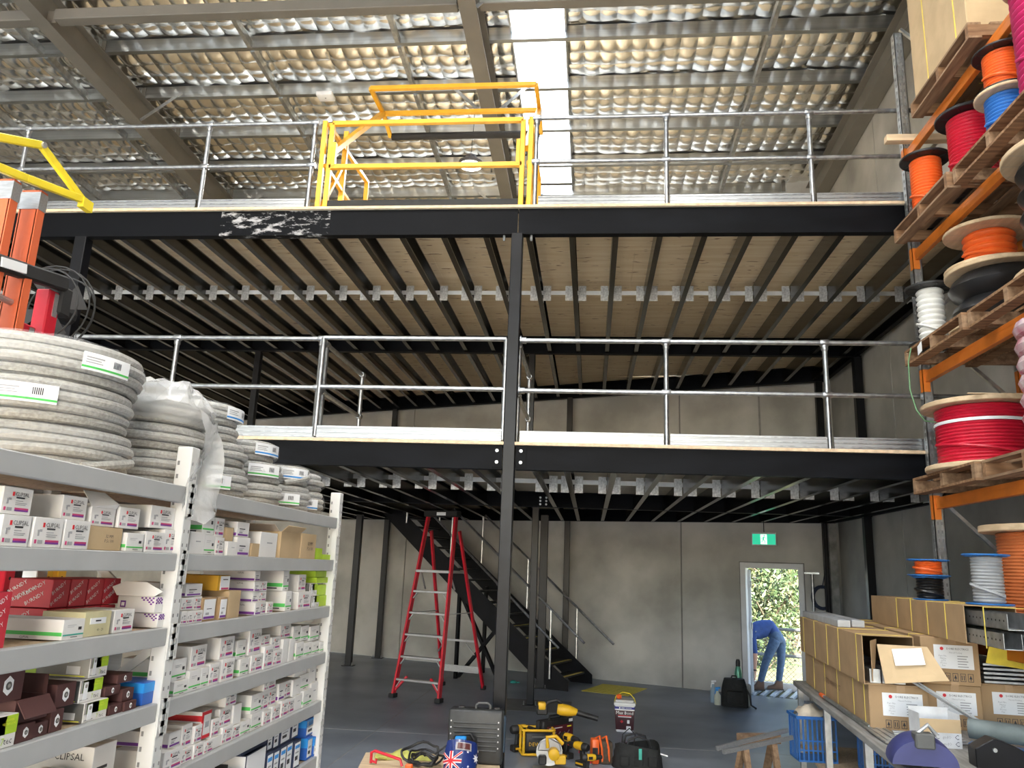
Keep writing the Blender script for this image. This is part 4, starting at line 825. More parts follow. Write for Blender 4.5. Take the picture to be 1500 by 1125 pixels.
MB().box(-.03,.9,.02,.98,-.001,0.0).build('slip_sheet',M_kraft,sc_)
# ================================================ BENCH
BT=.92; BR=-.0807
bn=thing('work_bench','weathered steel framed bench along the right side','bench',(2.05,8.65,0),BR)
MB().box(0,1.0,-4.2,0,BT-.045,BT).build('bench_top',mat('weathered bench top',(.17,.165,.15),.6,0,scale=5,col2=(.30,.29,.27),stretch=(6,.6,3)),bn,bevel=.004)
for x in (.03,.92):
    for y in (-.08,-1.35,-2.7,-4.1): MB().box(x,x+.05,y-.03,y+.03,0,BT-.046).build('leg',M_galv,bn)
for y in (-.08,-1.35,-2.7,-4.1): MB().box(.08,.92,y-.02,y+.02,.28,.32).build('cross_bar',M_galv,bn)
MB().box(.03,.97,-4.1,-.1,.321,.34).build('lower_shelf',M_chip,bn)
cB,sB=math.cos(BR),math.sin(BR)
def bp(x,y,z): return (2.05+x*cB-y*sB,8.65+x*sB+y*cB,z)
M_boxlab=mat('shipping label',(.78,.79,.80),.5,0,.02,4); M_sten=mat('carton stencil ink',(.16,.09,.05),.7)
def loop(w,h,s,t=.0025): return MB().box(-t,w+t,s,s+.012,h,h+t).box(-t,0,s,s+.012,0,h).box(w,w+t,s,s+.012,0,h)
def longbox(label,x,y0,L,w,z,h,straps=(),front='label',dr=0,sag=0,text=None):
    """front end looks towards the camera (-Y); x,y0 = front left corner in bench frame"""
    o=thing('long_carton',label,'box',bp(x,y0,z),BR+dr,group='long cartons stacked on the bench')
    if front=='open':
        t=.006
        MB().box(0,w,0,L,0,t).box(0,t,0,L,t,h).box(w-t,w,0.12,L,t,h).box(t,w-t,.1,L,h-t,h).build('body',M_kraft,o)
    else: MB().box(0,w,0,L,0,h).build('body',M_kraft,o,bevel=.004)
    for s in straps: loop(w,h,s).build('strap',M_strap,o)
    if front=='label':
        l_=MB().box(.09*w/.4,.09*w/.4+.26,-.0015,0,h*.34,h*.84).build('shipping_label',M_boxlab,o)
        q=MB(); q.mat(0)
        for i,(a,b) in enumerate(((.04,.08),(.04,.07),(.04,.07),(.04,.075),(.04,.06))): 
            zz=h*.38+i*h*.055; q.box(.09+.15,.09+.22-.01*(i%2),-.0025,-.0015,zz,zz+.006)
        q.mat(1).lathe([(.012,0),(.012,.001)],10,(.14,-.0015,h*.76),(0,-1,0)); q.build('label_print',[M_grey,M_redp],l_)
        put_text('DORE ELECTRICS',M_print,l_,(.245,-.0026,h*.76),FY,.019); put_text('Part No.\nName\nQTY\nPhone\nFax',M_grey,l_,(.145,-.0028,h*.505),FY,.0165); put_text('Manual Packing',M_grey,l_,(.23,-.0026,h*.68),FY,.014)
        ic=MB()
        for i in range(5):
            a=.1+i*.05
            if a>w-.04: break
            ic.box(a,a+.036,-.0012,0,h*.08,h*.09).box(a,a+.036,-.0012,0,h*.24,h*.25).box(a,a+.003,-.0012,0,h*.08,h*.25).box(a+.033,a+.036,-.0012,0,h*.08,h*.25)
            if i%2: ic.box(a+.008,a+.013,-.0012,0,h*.11,h*.21).box(a+.022,a+.027,-.0012,0,h*.11,h*.21)
            else: ic.prism([(a+.018,0,h*.22),(a+.028,0,h*.14),(a+.02,0,h*.14),(a+.02,0,h*.1),(a+.016,0,h*.1),(a+.016,0,h*.14),(a+.008,0,h*.14)],(0,-.0012,0))
        ic.build('handling_marks',M_print,o)
        MB().box(w*.48,w*.62,-.001,0,h*.86,h).box(w*.48,w*.62,-.001,0,0,h*.07).build('tape',mat('brown tape',(.45,.3,.17),.25),o)
    if text: put_text(text,M_sten,o,(-.003,L*.5,h*.5),(PI/2,0,-PI/2),.06,'stencil')
    return o
longbox('lower left long carton with yellow straps, nearest bench edge',.1,-2.62,2.45,.385,BT+.001,.30,(.12,.45,1.0,1.5,2.0),text='SLOTTED WIRING DUCT')
uo=longbox('upper left long carton with torn open end',.07,-2.64,2.5,.375,BT+.302,.325,(.16,.75,1.2,1.75,2.3),front='open')
fp=MB().prism([(.02,-.02,.02),(.02,-.03,.29),(.33,-.1,.26),(.40,-.14,.02)],(0,-.005,0)).build('torn_end_flap',M_kraft2,uo,loc=(.1,-.05,-.01),rot=(-.42,0,.12))
MB().box(.06,.25,-.001,.0,.12,.235).build('shipping_label',M_boxlab,fp,loc=(.04,-.058,.01),rot=(0,0,-.24))
MB().prism([(.06,.02,.02),(.06,.02,.29),(.12,.1,.3),(.1,.2,.1),(.09,.1,.02)],(.004,0,0)).build('ragged_edge',M_kraft,uo)
for i in range(3): MB().box(.05+.08*i,.12+.08*i,.04,2.2,.008,.1).build('trunking_length',M_galv,uo)
longbox('lower middle long carton with shipping label',.53,-2.36,2.3,.385,BT+.001,.30,(.5,1.2,1.9))
longbox('upper middle long carton with shipping label and two straps',.53,-2.38,2.3,.385,BT+.302,.325,(.25,.9,1.6,2.1))
longbox('lower right short carton marked with a letter',.96,-2.2,.75,.36,BT+.001,.30)
put_text('N',M_print,None,(0,0,0),FY,.1) if 0 else None
ro=longbox('upper right short carton with torn yellow packing',.96,-2.22,.75,.36,BT+.302,.325,front='open')
MB().prism([(.05,-.005,.15),(.3,-.005,.12),(.33,-.02,.28),(.2,-.03,.31),(.08,-.01,.27)],(0,-.004,0)).build('yellow_packing',mat('yellow foam',(.7,.55,.05),.7),ro)
for i in range(5): MB().box(.04,.33,.02,.7,.01+.03*i,.025+.03*i).build('trunking_length',M_galv,ro)
tl=longbox('long carton lying on top with torn end of metal trays',.62,-3.02,2.4,.36,BT+.632,.24,(.35,.75,1.15,1.55),front='open',dr=-.01)
for i,(x,zz) in enumerate(((.02,.01),(.13,.01),(.24,.01),(.05,.12),(.17,.12))):
    t=MB().box(x,x+.1,-.55,2.2,zz,zz+.004).box(x,x+.003,-.55,2.2,zz,zz+.09).box(x+.097,x+.1,-.55,2.2,zz,zz+.09).build('cable_tray',M_galv,tl)
    hs=MB()
    for k in range(10): hs.lathe([(.006,0),(.006,.0012)],8,(x-.0002,-.5+.06*k,zz+.05),(-1,0,0))
    hs.build('punched_holes',M_rub,t)
loop(.36,.24,-.35).build('strap',M_strap,tl)
for i in range(2):
    d_=tag(MB().box(0,.1,0,1.6,0,.055).build('duct_length',mat('grey pvc duct',(.40,.41,.42),.4),loc=bp(.1+.13*i,-1.75+.1*i,BT+.629),rot=(0,0,BR),bevel=.004),('left' if i==0 else 'right')+' grey duct length lying on the upper left carton','duct')
# bench clutter
sb=thing('open_box','small white printed box without lid on bench front','box',bp(.28,-3.1,BT+.001),BR+.12)
t=.005; MB().box(0,.25,0,.16,0,t).box(0,.25,0,t,t,.17).box(0,.25,.155,.16,t,.22).box(0,t,t,.155,t,.2).box(.25-t,.25,t,.155,t,.2).build('body',mat('grey white carton',(.62,.63,.64),.6),sb)
MB().box(0,.25,-.001,.0,.09,.17).build('kraft_band',M_kraft2,sb)
for i in range(4):
    for j in range(2): put_text('gndO' if i%2==0 else 'C',M_grey if i%2==0 else M_navy,sb,(.04+.06*i,-.002,.025+.04*j),FY,.024 if i%2==0 else .04)
st_=thing('metal_strips','bundle of grey metal strips lying along the bench','strip',bp(.06,-1.5,BT+.001),BR)
for i in range(6): MB().bar((.02+.025*i,-1.6+.05*i,.012+.004*(i%2)),(.01+.012*i,.2-.15*i,.012+.004*(i%2)),.022,.01).build('strip',M_galv,st_)
s2=thing('metal_offcuts','crossed flat metal offcuts at the carton front','offcut',bp(.2,-2.86,BT+.001),BR)
for i in range(4): MB().bar((0,.03*i,.006+.008*i),(.42,.05*i-.05,.006+.008*i),.035,.006).build('offcut',M_alu,s2)
ag=thing('angle_strip','grey angle strip poking diagonally from the torn carton','strip',bp(.36,-2.8,BT+.30),BR); MB().bar((0,.15,.06),(.34,-.12,-.16),.03,.004).bar((0,.165,.06),(.34,-.105,-.16),.004,.03).build('angle',M_alu,ag)
rd=thing('marker_rod','grey rod with orange tip along the bench edge','rod',bp(.05,-1.3,BT+.03),BR); MB().tube([(0,0,0),(.05,-1.3,-.01)],.014,8).build('rod',M_galv,rd,smooth=True); MB().tube([(-.004,.12,0),(0,0,0)],.018,8).build('tip',M_co,rd,smooth=True)
rg=thing('grey_roller','grey rubber roller on a blue stand at bench right','roller',bp(.60,-2.98,BT+.0),BR-.5)
MB().lathe([(.02,0),(.06,.005),(.06,.5),(.02,.505)],24,(0,0,.115),(1,.0,0)).build('roller',mat('grey rubber',(.14,.17,.17),.55),rg,smooth=True)
MB().lathe([(.025,0),(.025,.05)],14,(.5,0,.115),(1,0,0)).build('axle',M_alu,rg); MB().lathe([(.045,0),(.045,.012)],16,(.5,0,.115),(1,0,0)).build('end_disc',M_alu,rg)
MB().box(.0,.5,-.05,.05,.001,.035).box(.48,.62,-.06,.06,.001,.1).build('stand',M_fb,rg,bevel=.006)
pb=thing('tool_bag','purple blue moulded tool cover on the bench front','tool cover',bp(-.08,-3.82,BT+.001),BR)
v=[];f=[];N=18
for j in range(8):
    t=j/7
    for i in range(N):
        a=PI*i/(N-1); v.append((.17-.17*math.cos(a)*(1-.25*t*t),.0+.30*t-.0,.03+(.13+.04*math.sin(PI*t))*math.sin(a)*(1-.3*t*t)))
for j in range(7):
    for i in range(N-1): f.append((j*N+i,j*N+i+1,(j+1)*N+i+1,(j+1)*N+i))
f.append(tuple(range(N))); f.append(tuple(7*N+i for i in range(N)))
MB().add(v,f).build('shell',mat('purple blue plastic',(.04,.045,.15),.45,0,.12,6),pb,smooth=True)
MB().box(.12,.22,-.03,.06,.12,.2).build('clamp_block',M_dkgrey,pb,bevel=.008); MB().tube([(.14,.02,.19),(.2,.02,.24),(.24,.02,.19)],.012,8).build('handle',M_alu,pb,smooth=True)
bk=thing('black_bracket','black steel bracket plate beside the tool cover','bracket',bp(.42,-3.6,BT+.001),BR); MB().prism([(0,0,0),(.34,0,0),(.34,0,.06),(.2,0,.13),(.1,0,.16),(0,0,.1)],(0,.12,0)).build('plate',M_black,bk,bevel=.004); MB().lathe([(.012,0),(.012,.01)],8,(.1,-.0,.1),(0,-1,0)).build('bolt',M_galv,bk)
# under bench
def crate(label,x,y,z,rz,w=.36,d=.3,h=.26):
    c=thing('plastic_crate',label,'crate',(x,y,z),rz,group='blue crates under the bench'); m=mat('blue crate plastic',(.02,.13,.42),.45,0,.1,6)
    MB().box(0,w,0,d,0,.015).build('base',m,c)
    MB().box(-.012,w+.012,-.012,.005,h-.025,h).box(-.012,w+.012,d-.005,d+.012,h-.025,h).box(-.012,.005,0,d,h-.025,h).box(w-.005,w+.012,0,d,h-.025,h).build('rim',m,c)
    for i in range(9):
        a=i*(w-.014)/8
        MB().box(a,a+.014,0,.006,.015,h-.025).build('slat',m,c); MB().box(a,a+.014,d-.006,d,.015,h-.025).build('slat',m,c)
    for i in range(7): 
        a=i*(d-.014)/6; MB().box(0,.006,a,a+.014,.015,h-.025).build('slat',m,c)
    for zz in (.09,.17): MB().box(0,w,-.001,.004,zz,zz+.012).build('band',m,c)
    return c
crate('tilted blue slatted crate hanging under the bench corner',1.86,7.75,.342,BR+.1,.34,.3,.38)
crate('blue slatted crate further under the bench',2.32,7.35,.342,BR,.45,.35,.3)
rg_=tag(MB().add(*(lambda vs:(vs,[(j*7+i,j*7+i+1,j*7+i+8,j*7+i+7) for j in range(6) for i in range(6)]))([( (i-3)*.045+random.uniform(-.012,.012),(j-3)*.045+random.uniform(-.012,.012),.09-.012*((i-3)**2+(j-3)**2)*.5+random.uniform(-.02,.03)) for j in range(7) for i in range(7)])).build('rag',mat('beige rag cloth',(.55,.48,.38),.9,0,.15,12),smooth=True,loc=(2.03,7.92,.70)),'crumpled beige rags on the tilted blue crate','rag')
tbn=thing('tube_bundle','dark bundled tubes lying under the bench','tubes',(2.1,5.9,.345),BR)
for i in range(8): MB().tube([(.03+.04*(i%4),0,.03+.04*(i//4)),(.05+.04*(i%4),1.25,.03+.04*(i//4))],.018,8).build('tube',M_ck,tbn,smooth=True)
for i,(a,b,lab) in enumerate((((1.12,7.55,.45),(1.80,7.88,.575),'long grey bar leaning low beside the bench end'),((1.16,7.47,.44),(1.82,7.78,.535),'second grey bar lying just under the leaning bar'))):
    tag(MB().bar(a,b,.03,.035).build('metal_bar',M_alu),lab,'bar')
tf=thing('trestle','low timber trestle under the leaning bars','trestle',(1.40,7.95,0),.3)
MB().box(0,.4,0,.09,.42,.5).build('top_rail',M_pal2,tf)
for x in (.03,.32): MB().bar((x,-.12,0),(x+.02,.03,.42),.05,.05).build('leg',M_pal2,tf); MB().bar((x,.21,0),(x+.02,.06,.42),.05,.05).build('leg',M_pal2,tf)
# ================================================ RED PLATFORM LADDER
ld=thing('platform_ladder','red fibreglass platform ladder standing before the staircase','ladder',(-2.5,11.95,0),-.315)
def lbar(nm,a,b,w,h,m,par=None,up=(0,1,0)): return MB().bar(a,b,w,h,up).build(nm,m,par or ld)
for s in (-1,1):
    f0,f1=(s*.385,0,.0),(s*.245,.50,2.72)
    r=lbar('front_rail',f0,f1,.03,.085,M_tube); MB().box(s*.385-.045,s*.385+.045,-.06,.06,0,.06).build('foot',M_rub,r,bevel=.006)
    r=lbar('rear_rail',(s*.37,1.5,0),(s*.255,.62,2.45),.03,.06,M_tube); MB().box(s*.37-.035,s*.37+.035,1.46,1.54,0,.06).build('foot',M_rub,r,bevel=.006)
    lbar('foot_brace',(s*.375,.03,.1),(s*.2,.06,.3),.03,.04,M_tube)
    lbar('platform_strut',(s*.26,.55,1.55),(s*.25,.38,1.8),.02,.02,M_alu)
    lbar('rear_strut',(s*.33,1.2,.55),(s*.2,1.15,.72),.012,.02,M_alu); lbar('spreader',(s*.30,.24,1.2),(s*.31,1.06,1.2),.012,.02,M_alu)
for i in range(5):
    z=.27+.315*i; t=z/2.72; hw=.385-.14*t-.015; y=.5*t
    st1=MB().box(-hw,hw,y-.045,y+.045,z-.03,z).build('step',M_alu,ld,bevel=.003)
    for s in (-1,1): lbar('step_brace',(s*hw,y-.03,z-.12),(s*(hw-.07),y-.03,z-.03),.012,.02,M_alu,st1)
MB().box(-.29,.29,.27,.78,1.80,1.84).build('platform',M_alu,ld,bevel=.004)
MB().box(-.30,.30,.42,.58,2.66,2.76).build('top_cap',M_rub,ld,bevel=.015); MB().box(-.06,.1,.415,.42,2.68,2.73).build('cap_label',M_label,ld)
for z,y in ((.3,1.39),(.75,1.23)): lbar('rear_bar',(-.33,y,z),(.33,y,z),.02,.1 if z<.5 else .03,M_alu,up=(0,0,1))
lbar('guard_bar',(-.27,.8,2.2),(.27,.8,2.2),.03,.03,M_alu) if 0 else None
# ================================================ FLOOR OBJECTS
TM_Y=mat('tool yellow plastic',(.72,.42,.015),.45,0,.08,8); TM_K=mat('tool black plastic',(.014,.014,.015),.5,0,.25,12)
tk=thing('timber_stack','stack of timber sheets carrying the black case','timber',(-1.78,6.3,0),.16)
for i in range(9): MB().box(.01*(i%3),1.15-.012*(i%2),.005*(i%4),.83,.0005+i*.0372,.0365+i*.0372).build('sheet',M_pine2 if i%3 else M_plyedge,tk)
TZ=.3352
bc=thing('equipment_case','tall black ribbed equipment case in front of the post','case',(-1.16,6.92,TZ),.05)
MB().box(0,.46,0,.09,0,.42).build('front_shell',mat('charcoal case plastic',(.03,.032,.033),.45,0,.15,10),bc,bevel=.025,seg=3)
MB().box(.004,.456,.092,.18,.0,.418).build('rear_shell',TM_K,bc,bevel=.025,seg=3); MB().box(.445,.475,.1,.17,.08,.36).build('blue_trim',mat('slate blue trim',(.03,.06,.10),.5),bc,bevel=.006)
for i in range(7): MB().box(.045,.41,-.006,.004,.10+.035*i,.113+.035*i).build('rib',mat('charcoal case plastic'),bc,bevel=.004)
for i in range(5):
    for x in (.025,.42): MB().lathe([(.006,0),(.006,.004)],8,(x,-.001,.13+.05*i),(0,-1,0)).build('stud',M_alu,bc)
hd=MB().tube([(.22,.09,.41),(.22,.09,.445),(.24,.09,.462),(.32,.09,.462),(.34,.09,.445),(.34,.09,.41)],.01,8).build('handle',mat('handle grey',(.10,.10,.10),.5),bc,smooth=True)
for x in (.1,.4): MB().box(x-.025,x+.025,.07,.11,.41,.432).build('latch',TM_K,bc,bevel=.004)
wd=thing('welding_unit','small black welding unit with blue handle by helmet','welder',(-1.08,6.62,TZ),.1)
MB().box(0,.2,0,.24,0,.24).build('body',TM_K,wd,bevel=.03,seg=3); MB().tube([(.02,.05,.235),(.03,.05,.27),(.15,.05,.28),(.18,.05,.235)],.014,8).build('strap',TM_K,wd,smooth=True); MB().box(.03,.12,-.01,.08,.22,.265).build('blue_grip',M_blue2,wd,bevel=.012,seg=2)
MB().lathe([(.02,0),(.02,.012),(.012,.014)],14,(.15,-.001,.15),(0,-1,0)).build('dial',M_alu,wd,smooth=True); MB().box(.06,.1,-.002,.0,.17,.18).build('orange_mark',M_co,wd)
# welding helmet with flag print
hm=thing('welding_helmet','blue welding helmet with flag print leaning on the welder','helmet',(-.985,6.5,TZ+.005),.25,rot=(-.35,.12,.25))
def hs_(u,v,o=0):   # u across (-1..1), v up (0..1)
    a=u*1.35; w=.125+.012*math.sin(PI*v); return Vector((w*math.sin(a)*(1+o*6),-(.15-.05*v*v)*math.cos(a)*(1+o*6)+.03,.24*v+ .015*math.cos(a)+o*.5*v))
def hpatch(poly,m,nm,o=.004):
    vs=[hs_(u,v,o*2) for u,v in poly]; return MB().add(vs,[tuple(range(len(vs)))]).build(nm,m,hm)
v=[];f=[];N=17
for j in range(11):
    for i in range(N): v.append(hs_(-1+2*i/(N-1),j/10))
for j in range(10):
    for i in range(N-1): f.append((j*N+i,j*N+i+1,(j+1)*N+i+1,(j+1)*N+i))
top=len(v); v.append((0,.01,.262)); f+=[(10*N+i,10*N+i+1,top) for i in range(N-1)]
MB().add(v,f).build('shell',mat('helmet blue gloss',(.012,.03,.16),.2,0,.1,6),hm,smooth=True)
def strip(a,b,wd_,m,nm,o,k=6):
    for i in range(k):
        p=[(a[0]+(b[0]-a[0])*t,a[1]+(b[1]-a[1])*t) for t in (i/k,(i+1)/k)]
        dx,dy=b[0]-a[0],(b[1]-a[1]); L=math.hypot(dx,dy*1.4) or 1; nx,ny=-dy*1.4/L*wd_,dx/L*wd_/1.4
        q=[(p[0][0]+nx,p[0][1]+ny),(p[1][0]+nx,p[1][1]+ny),(p[1][0]-nx,p[1][1]-ny),(p[0][0]-nx,p[0][1]-ny)]
        MBX.add([hs_(u,w_,o) for u,w_ in q],[(0,1,2,3)])
for col,nm,oo,ww in ((M_label,'white_cross',.006,1.0),(M_redp,'red_cross',.010,.5)):
    MBX=MB()
    for a,b,k in (((-.95,.05),(-.05,.60),.05),((-.95,.60),(-.05,.05),.05),((-.95,.33),(-.05,.33),.085),((-.5,.03),(-.5,.62),.085)): strip(a,b,k*ww,None,'',oo)
    MBX.build(nm,col,hm)
def star(cu,cv,r,n=7):
    MBX=MB(); pts=[(cu+(r if k%2==0 else r*.45)*math.sin(PI*k/n),cv+(r if k%2==0 else r*.45)*math.cos(PI*k/n)*.75) for k in range(2*n)]
    c=hs_(cu,cv,.008); vs=[c]+[hs_(a,b,.008) for a,b in pts]; MBX.add(vs,[(0,i+1,(i+1)%(2*n)+1) for i in range(2*n)]); MBX.build('star',M_label,hm)
star(.62,.5,.2); star(.18,.62,.06,5); star(.25,.2,.06,5); star(.02,.1,.07,5); star(.8,.75,.06,5); star(.85,.15,.06,5)
MBX=MB()
for (u0,u1,v0,v1,k,o) in ((-.34,.34,.66,.9,0,.006),(-.27,.27,.69,.87,1,.009)):
    MBX.mat(k)
    for i in range(5):
        a,b=u0+(u1-u0)*i/5,u0+(u1-u0)*(i+1)/5; MBX.add([hs_(a,v0,o),hs_(b,v0,o),hs_(b,v1,o),hs_(a,v1,o)],[(0,1,2,3)])
MBX.build('lens_window',[mat('lens frame grey',(.35,.35,.36),.4),mat('dark lens',(.10,.03,.03),.15)],hm)
# cables, gloves, red bar on the timber
ch=thing('cable_heap','tangled black welding cables heaped on the timber','cable',(-1.33,6.78,TZ),0); rr=random.Random(4)
for k in range(7):
    R1=rr.uniform(.08,.15); ph=rr.uniform(0,6); tl_=rr.uniform(.25,1.1)
    MB().tube([(R1*math.cos(a)+.03*math.sin(2*a+ph),R1*.8*math.sin(a)*math.cos(tl_)+.02*math.cos(3*a),.02+max(0,R1*(1+math.sin(a))*math.sin(tl_)*.6+.01*math.sin(5*a+ph))) for a in [ph+2*PI*i/26 for i in range(26)]],.009,6,True).build('cable_loop',TM_K,ch,smooth=True)
MB().tube([(.1,-.02,.1),(.2,.0,.17),(.3,-.02,.15),(.36,-.1,.12)],.009,6).build('cable_run',TM_K,ch,smooth=True); MB().box(-.1,-.04,-.2,-.16,.005,.05).build('orange_clamp',M_co,ch,bevel=.008)
yb_=thing('work_glove','yellow green leather glove cloth on the timber edge','glove',(-1.62,6.95,TZ),.2)
v=[];f=[]
for j in range(9):
    for i in range(11):
        u=i/10; t=j/8; v.append((u*.38-.05,(t-.5)*(.13-.05*u)+.03*math.sin(u*5),.003+.065*math.sin(PI*t)*(.5+.5*math.sin(PI*min(1,u*1.1)))+.012*math.sin(u*17+t*5)*math.sin(PI*t)))
for j in range(8):
    for i in range(10): f.append((j*11+i,j*11+i+1,(j+1)*11+i+1,(j+1)*11+i))
MB().add(v,f).build('cloth',mat('yellow green leather',(.42,.42,.10),.8,0,.25,14),yb_,smooth=True)
for k in range(4): MB().tube([(-.04-.0*k,-.05+.033*k,.02),(-.10,-.055+.035*k,.022),(-.13-.012*(k in (1,2)),-.055+.035*k,.014)],[.018,.016,.012],8).build('finger',mat('yellow green leather'),yb_,smooth=True)
rb_=thing('red_hook_bar','red steel hook bar lying on the timber','bar',(-1.74,6.72,TZ),-.15)
MB().tube([(0,0,.012),(.0,0,.09),(.03,0,.105),(.25,0,.06),(.27,0,.012)],.012,8).build('bar',M_tube,rb_,smooth=True); MB().tube([(0,0,.03),(.05,-.01,.02),(.05,-.01,.05)],.01,8).build('hook',M_tube,rb_,smooth=True)
# --- radio
ra=thing('jobsite_radio','yellow and black jobsite radio beside the case','radio',(-.68,8.86,0),.25)
MB().box(.03,.31,.03,.2,.03,.23).build('body',TM_K,ra,bevel=.02,seg=2); MB().box(.07,.27,.02,.04,.06,.16).build('speaker_panel',mat('dark grille',(.03,.03,.03),.7),ra,bevel=.005)
put_text('DEWALT',TM_Y,ra,(.17,.018,.115),FY,.052)
for z in (.0,.235): MB().tube([(.02,.0,z+.02),(.32,.0,z+.02),(.34,.02,z+.02),(.34,.2,z+.02),(.32,.22,z+.02),(.02,.22,z+.02),(0,.2,z+.02),(0,.02,z+.02)],.013,8,True).build('cage_bar',TM_Y,ra,smooth=True)
for x,y in ((.01,.01),(.33,.01),(.33,.21),(.01,.21)): MB().tube([(x,y,.02),(x,y,.255)],.014,8).build('cage_post',TM_Y,ra,smooth=True)
MB().box(.1,.24,.015,.03,.18,.2).build('display',M_dkgrey,ra)
def drill(name,label,loc,rz,s=1.0,rot=None):
    d=thing(name,label,'power tool',loc,rz,rot=rot)
    S=lambda *a: tuple(q*s for q in a)
    MB().lathe([(.026*s,-.1*s),(.034*s,-.09*s),(.036*s,-.04*s)],14,S(0,0,.17),(1,0,0)).build('rear_cap',TM_K,d,smooth=True); MB().lathe([(.0365*s,-.04*s),(.0365*s,.03*s),(.03*s,.06*s)],14,S(0,0,.17),(1,0,0)).build('motor_body',TM_Y,d,smooth=True); MB().lathe([(.031*s,.06*s),(.028*s,.085*s)],14,S(0,0,.17),(1,0,0)).build('nose',TM_K,d,smooth=True); MB().box(-.03*s,.02*s,-.037*s,-.03*s,.155*s,.185*s).build('badge',TM_K,d)
    MB().lathe([(.026*s,0),(.026*s,.03*s),(.018*s,.055*s),(.008*s,.06*s)],12,S(.085,0,.17),(1,0,0)).build('chuck',TM_K,d,smooth=True)
    MB().prism([S(-.05,-.018,.15),S(.0,-.018,.15),S(-.015,-.018,.05),S(-.06,-.018,.05)],(0,.036*s,0)).build('grip',TM_K,d,bevel=.006*s)
    MB().box(-.09*s,.035*s,-.035*s,.035*s,0,.05*s).build('battery',TM_K,d,bevel=.008*s); MB().box(-.07*s,.02*s,-.036*s,.036*s,.02*s,.035*s).build('battery_stripe',TM_Y,d)
    MB().box(-.005*s,.008*s,-.008*s,.008*s,.11*s,.14*s).build('trigger',M_redp,d)
    return d
g1=drill('rotary_drill','yellow hammer drill standing between case and radio',(-.72,9.12,0),.6,1.3); MB().tube([(.05,-.02,.25),(.05,-.2,.25)],.018,8).build('side_handle',TM_K,g1,smooth=True)
tc_=thing('tool_kit_case','black tool kit case with dark red contents label','case',(-.47,9.0,0),.9)
MB().box(0,.5,0,.065,0,.33).build('front_half',TM_K,tc_,bevel=.02,seg=2); MB().box(0,.5,.067,.13,0,.33).build('rear_half',TM_K,tc_,bevel=.02,seg=2)
lb=MB().box(.05,.47,-.002,.001,.05,.27).build('contents_label',mat('dark red label',(.10,.012,.02),.5),tc_)
sp=MB(); rr=random.Random(2)
for i in range(5):
    for j in range(3): sp.bar((.09+.075*i,-.0025,.08+.05*j),(.12+.075*i,-.0025,.1+.05*j+rr.uniform(-.01,.01)),.012,.001,(0,1,0))
sp.build('pictured_sockets',M_alu,lb); MB().box(.08,.14,-.003,-.002,.238,.25).box(.16,.3,-.003,-.002,.24,.25).build('white_print',M_label,lb); MB().box(.38,.45,-.003,-.002,.238,.252).build('yellow_print',M_yprint,lb)
MB().tube([(.15,.065,.325),(.16,.065,.36),(.34,.065,.36),(.35,.065,.325)],.012,8).build('handle',TM_K,tc_,smooth=True); MB().box(.41,.47,-.004,.0,.29,.32).build('sticker',M_label,tc_)
bl=thing('leaf_blower','yellow cordless blower lying on the tool kit case','power tool',(-.32,9.2,.372),.15)
MB().lathe([(.05,-.02),(.062,.02),(.06,.1),(.045,.16),(.032,.2)],14,(0,0,.06),(1,-.1,-.12)).build('fan_housing',TM_Y,bl,smooth=True); MB().tube([(.18,-.02,.035),(.42,-.05,-.02)],[.032,.027],12).build('nozzle',TM_K,bl,smooth=True)
MB().tube([(-.17,.0,.06),(-.12,0,.13),(-.03,0,.15),(.03,0,.12)],.018,8).build('grip',TM_K,bl,smooth=True); MB().box(-.25,-.13,-.045,.045,.0,.1).build('battery',TM_K,bl,bevel=.012); MB().box(-.235,-.15,-.05,.05,.05,.13).build('rear_housing',TM_Y,bl,bevel=.015,seg=2)
cs=thing('circular_saw','yellow circular saw with silver blade on the floor','power tool',(-.38,8.42,0),.1)
MB().lathe([(.13,0),(.13,.003)],36,(0,.03,.15),(0,1,0)).build('blade',M_alu,cs,smooth=True)
MB().prism([(-.12,0,.16),(-.1,0,.24),(.0,0,.285),(.1,0,.24),(.125,0,.16)],(0,.055,0)).build('blade_guard',mat('guard grey',(.35,.35,.36),.4,.5),cs,bevel=.01)
MB().lathe([(.02,0),(.055,.01),(.055,.12),(.04,.13)],14,(.04,.02,.15),(0,-1,0)).build('motor',TM_Y,cs,smooth=True); MB().tube([(-.02,-.04,.2),(-.03,-.04,.30),(.06,-.04,.31),(.13,-.04,.24)],.018,8).build('handle',TM_Y,cs,smooth=True)
MB().box(.05,.16,-.09,-.0,.06,.14).build('battery',TM_Y,cs,bevel=.01); MB().box(-.16,.2,-.1,.09,.0,.006).build('sole_plate',M_alu,cs)
MB().box(-.11,-.03,-.08,-.0,.05,.13).build('gear_case',TM_K,cs,bevel=.012)
drill('impact_driver','yellow impact driver standing among the floor tools',(-.08,8.62,0),2.4,1.1); drill('nail_gun','yellow and black fastening tool next to circular saw',(-.2,8.9,0),-.9,1.2); drill('small_drill','smallest yellow drill at the front of the tools',(.02,8.3,0),.4,.9)
ob=thing('strap_bag','orange and brown pouch with red straps on the floor','pouch',(.1,8.72,0),.2)
MB().box(-.06,.02,0,.12,0,.24).build('orange_side',M_co,ob,bevel=.02,seg=2); MB().box(.025,.16,-.01,.13,0,.22).build('pouch',mat('brown mesh cloth',(.07,.05,.035),.9,0,.3,30),ob,bevel=.03,seg=2)
for x in (.05,.12): MB().tube([(x,-.0,.03),(x-.01,-.015,.15),(x-.03,.02,.27),(x-.06,.06,.24)],.011,8).build('red_strap',M_co,ob,smooth=True)
MB().box(-.055,.0,-.006,.0,.06,.16).build('black_panel',TM_K,ob)
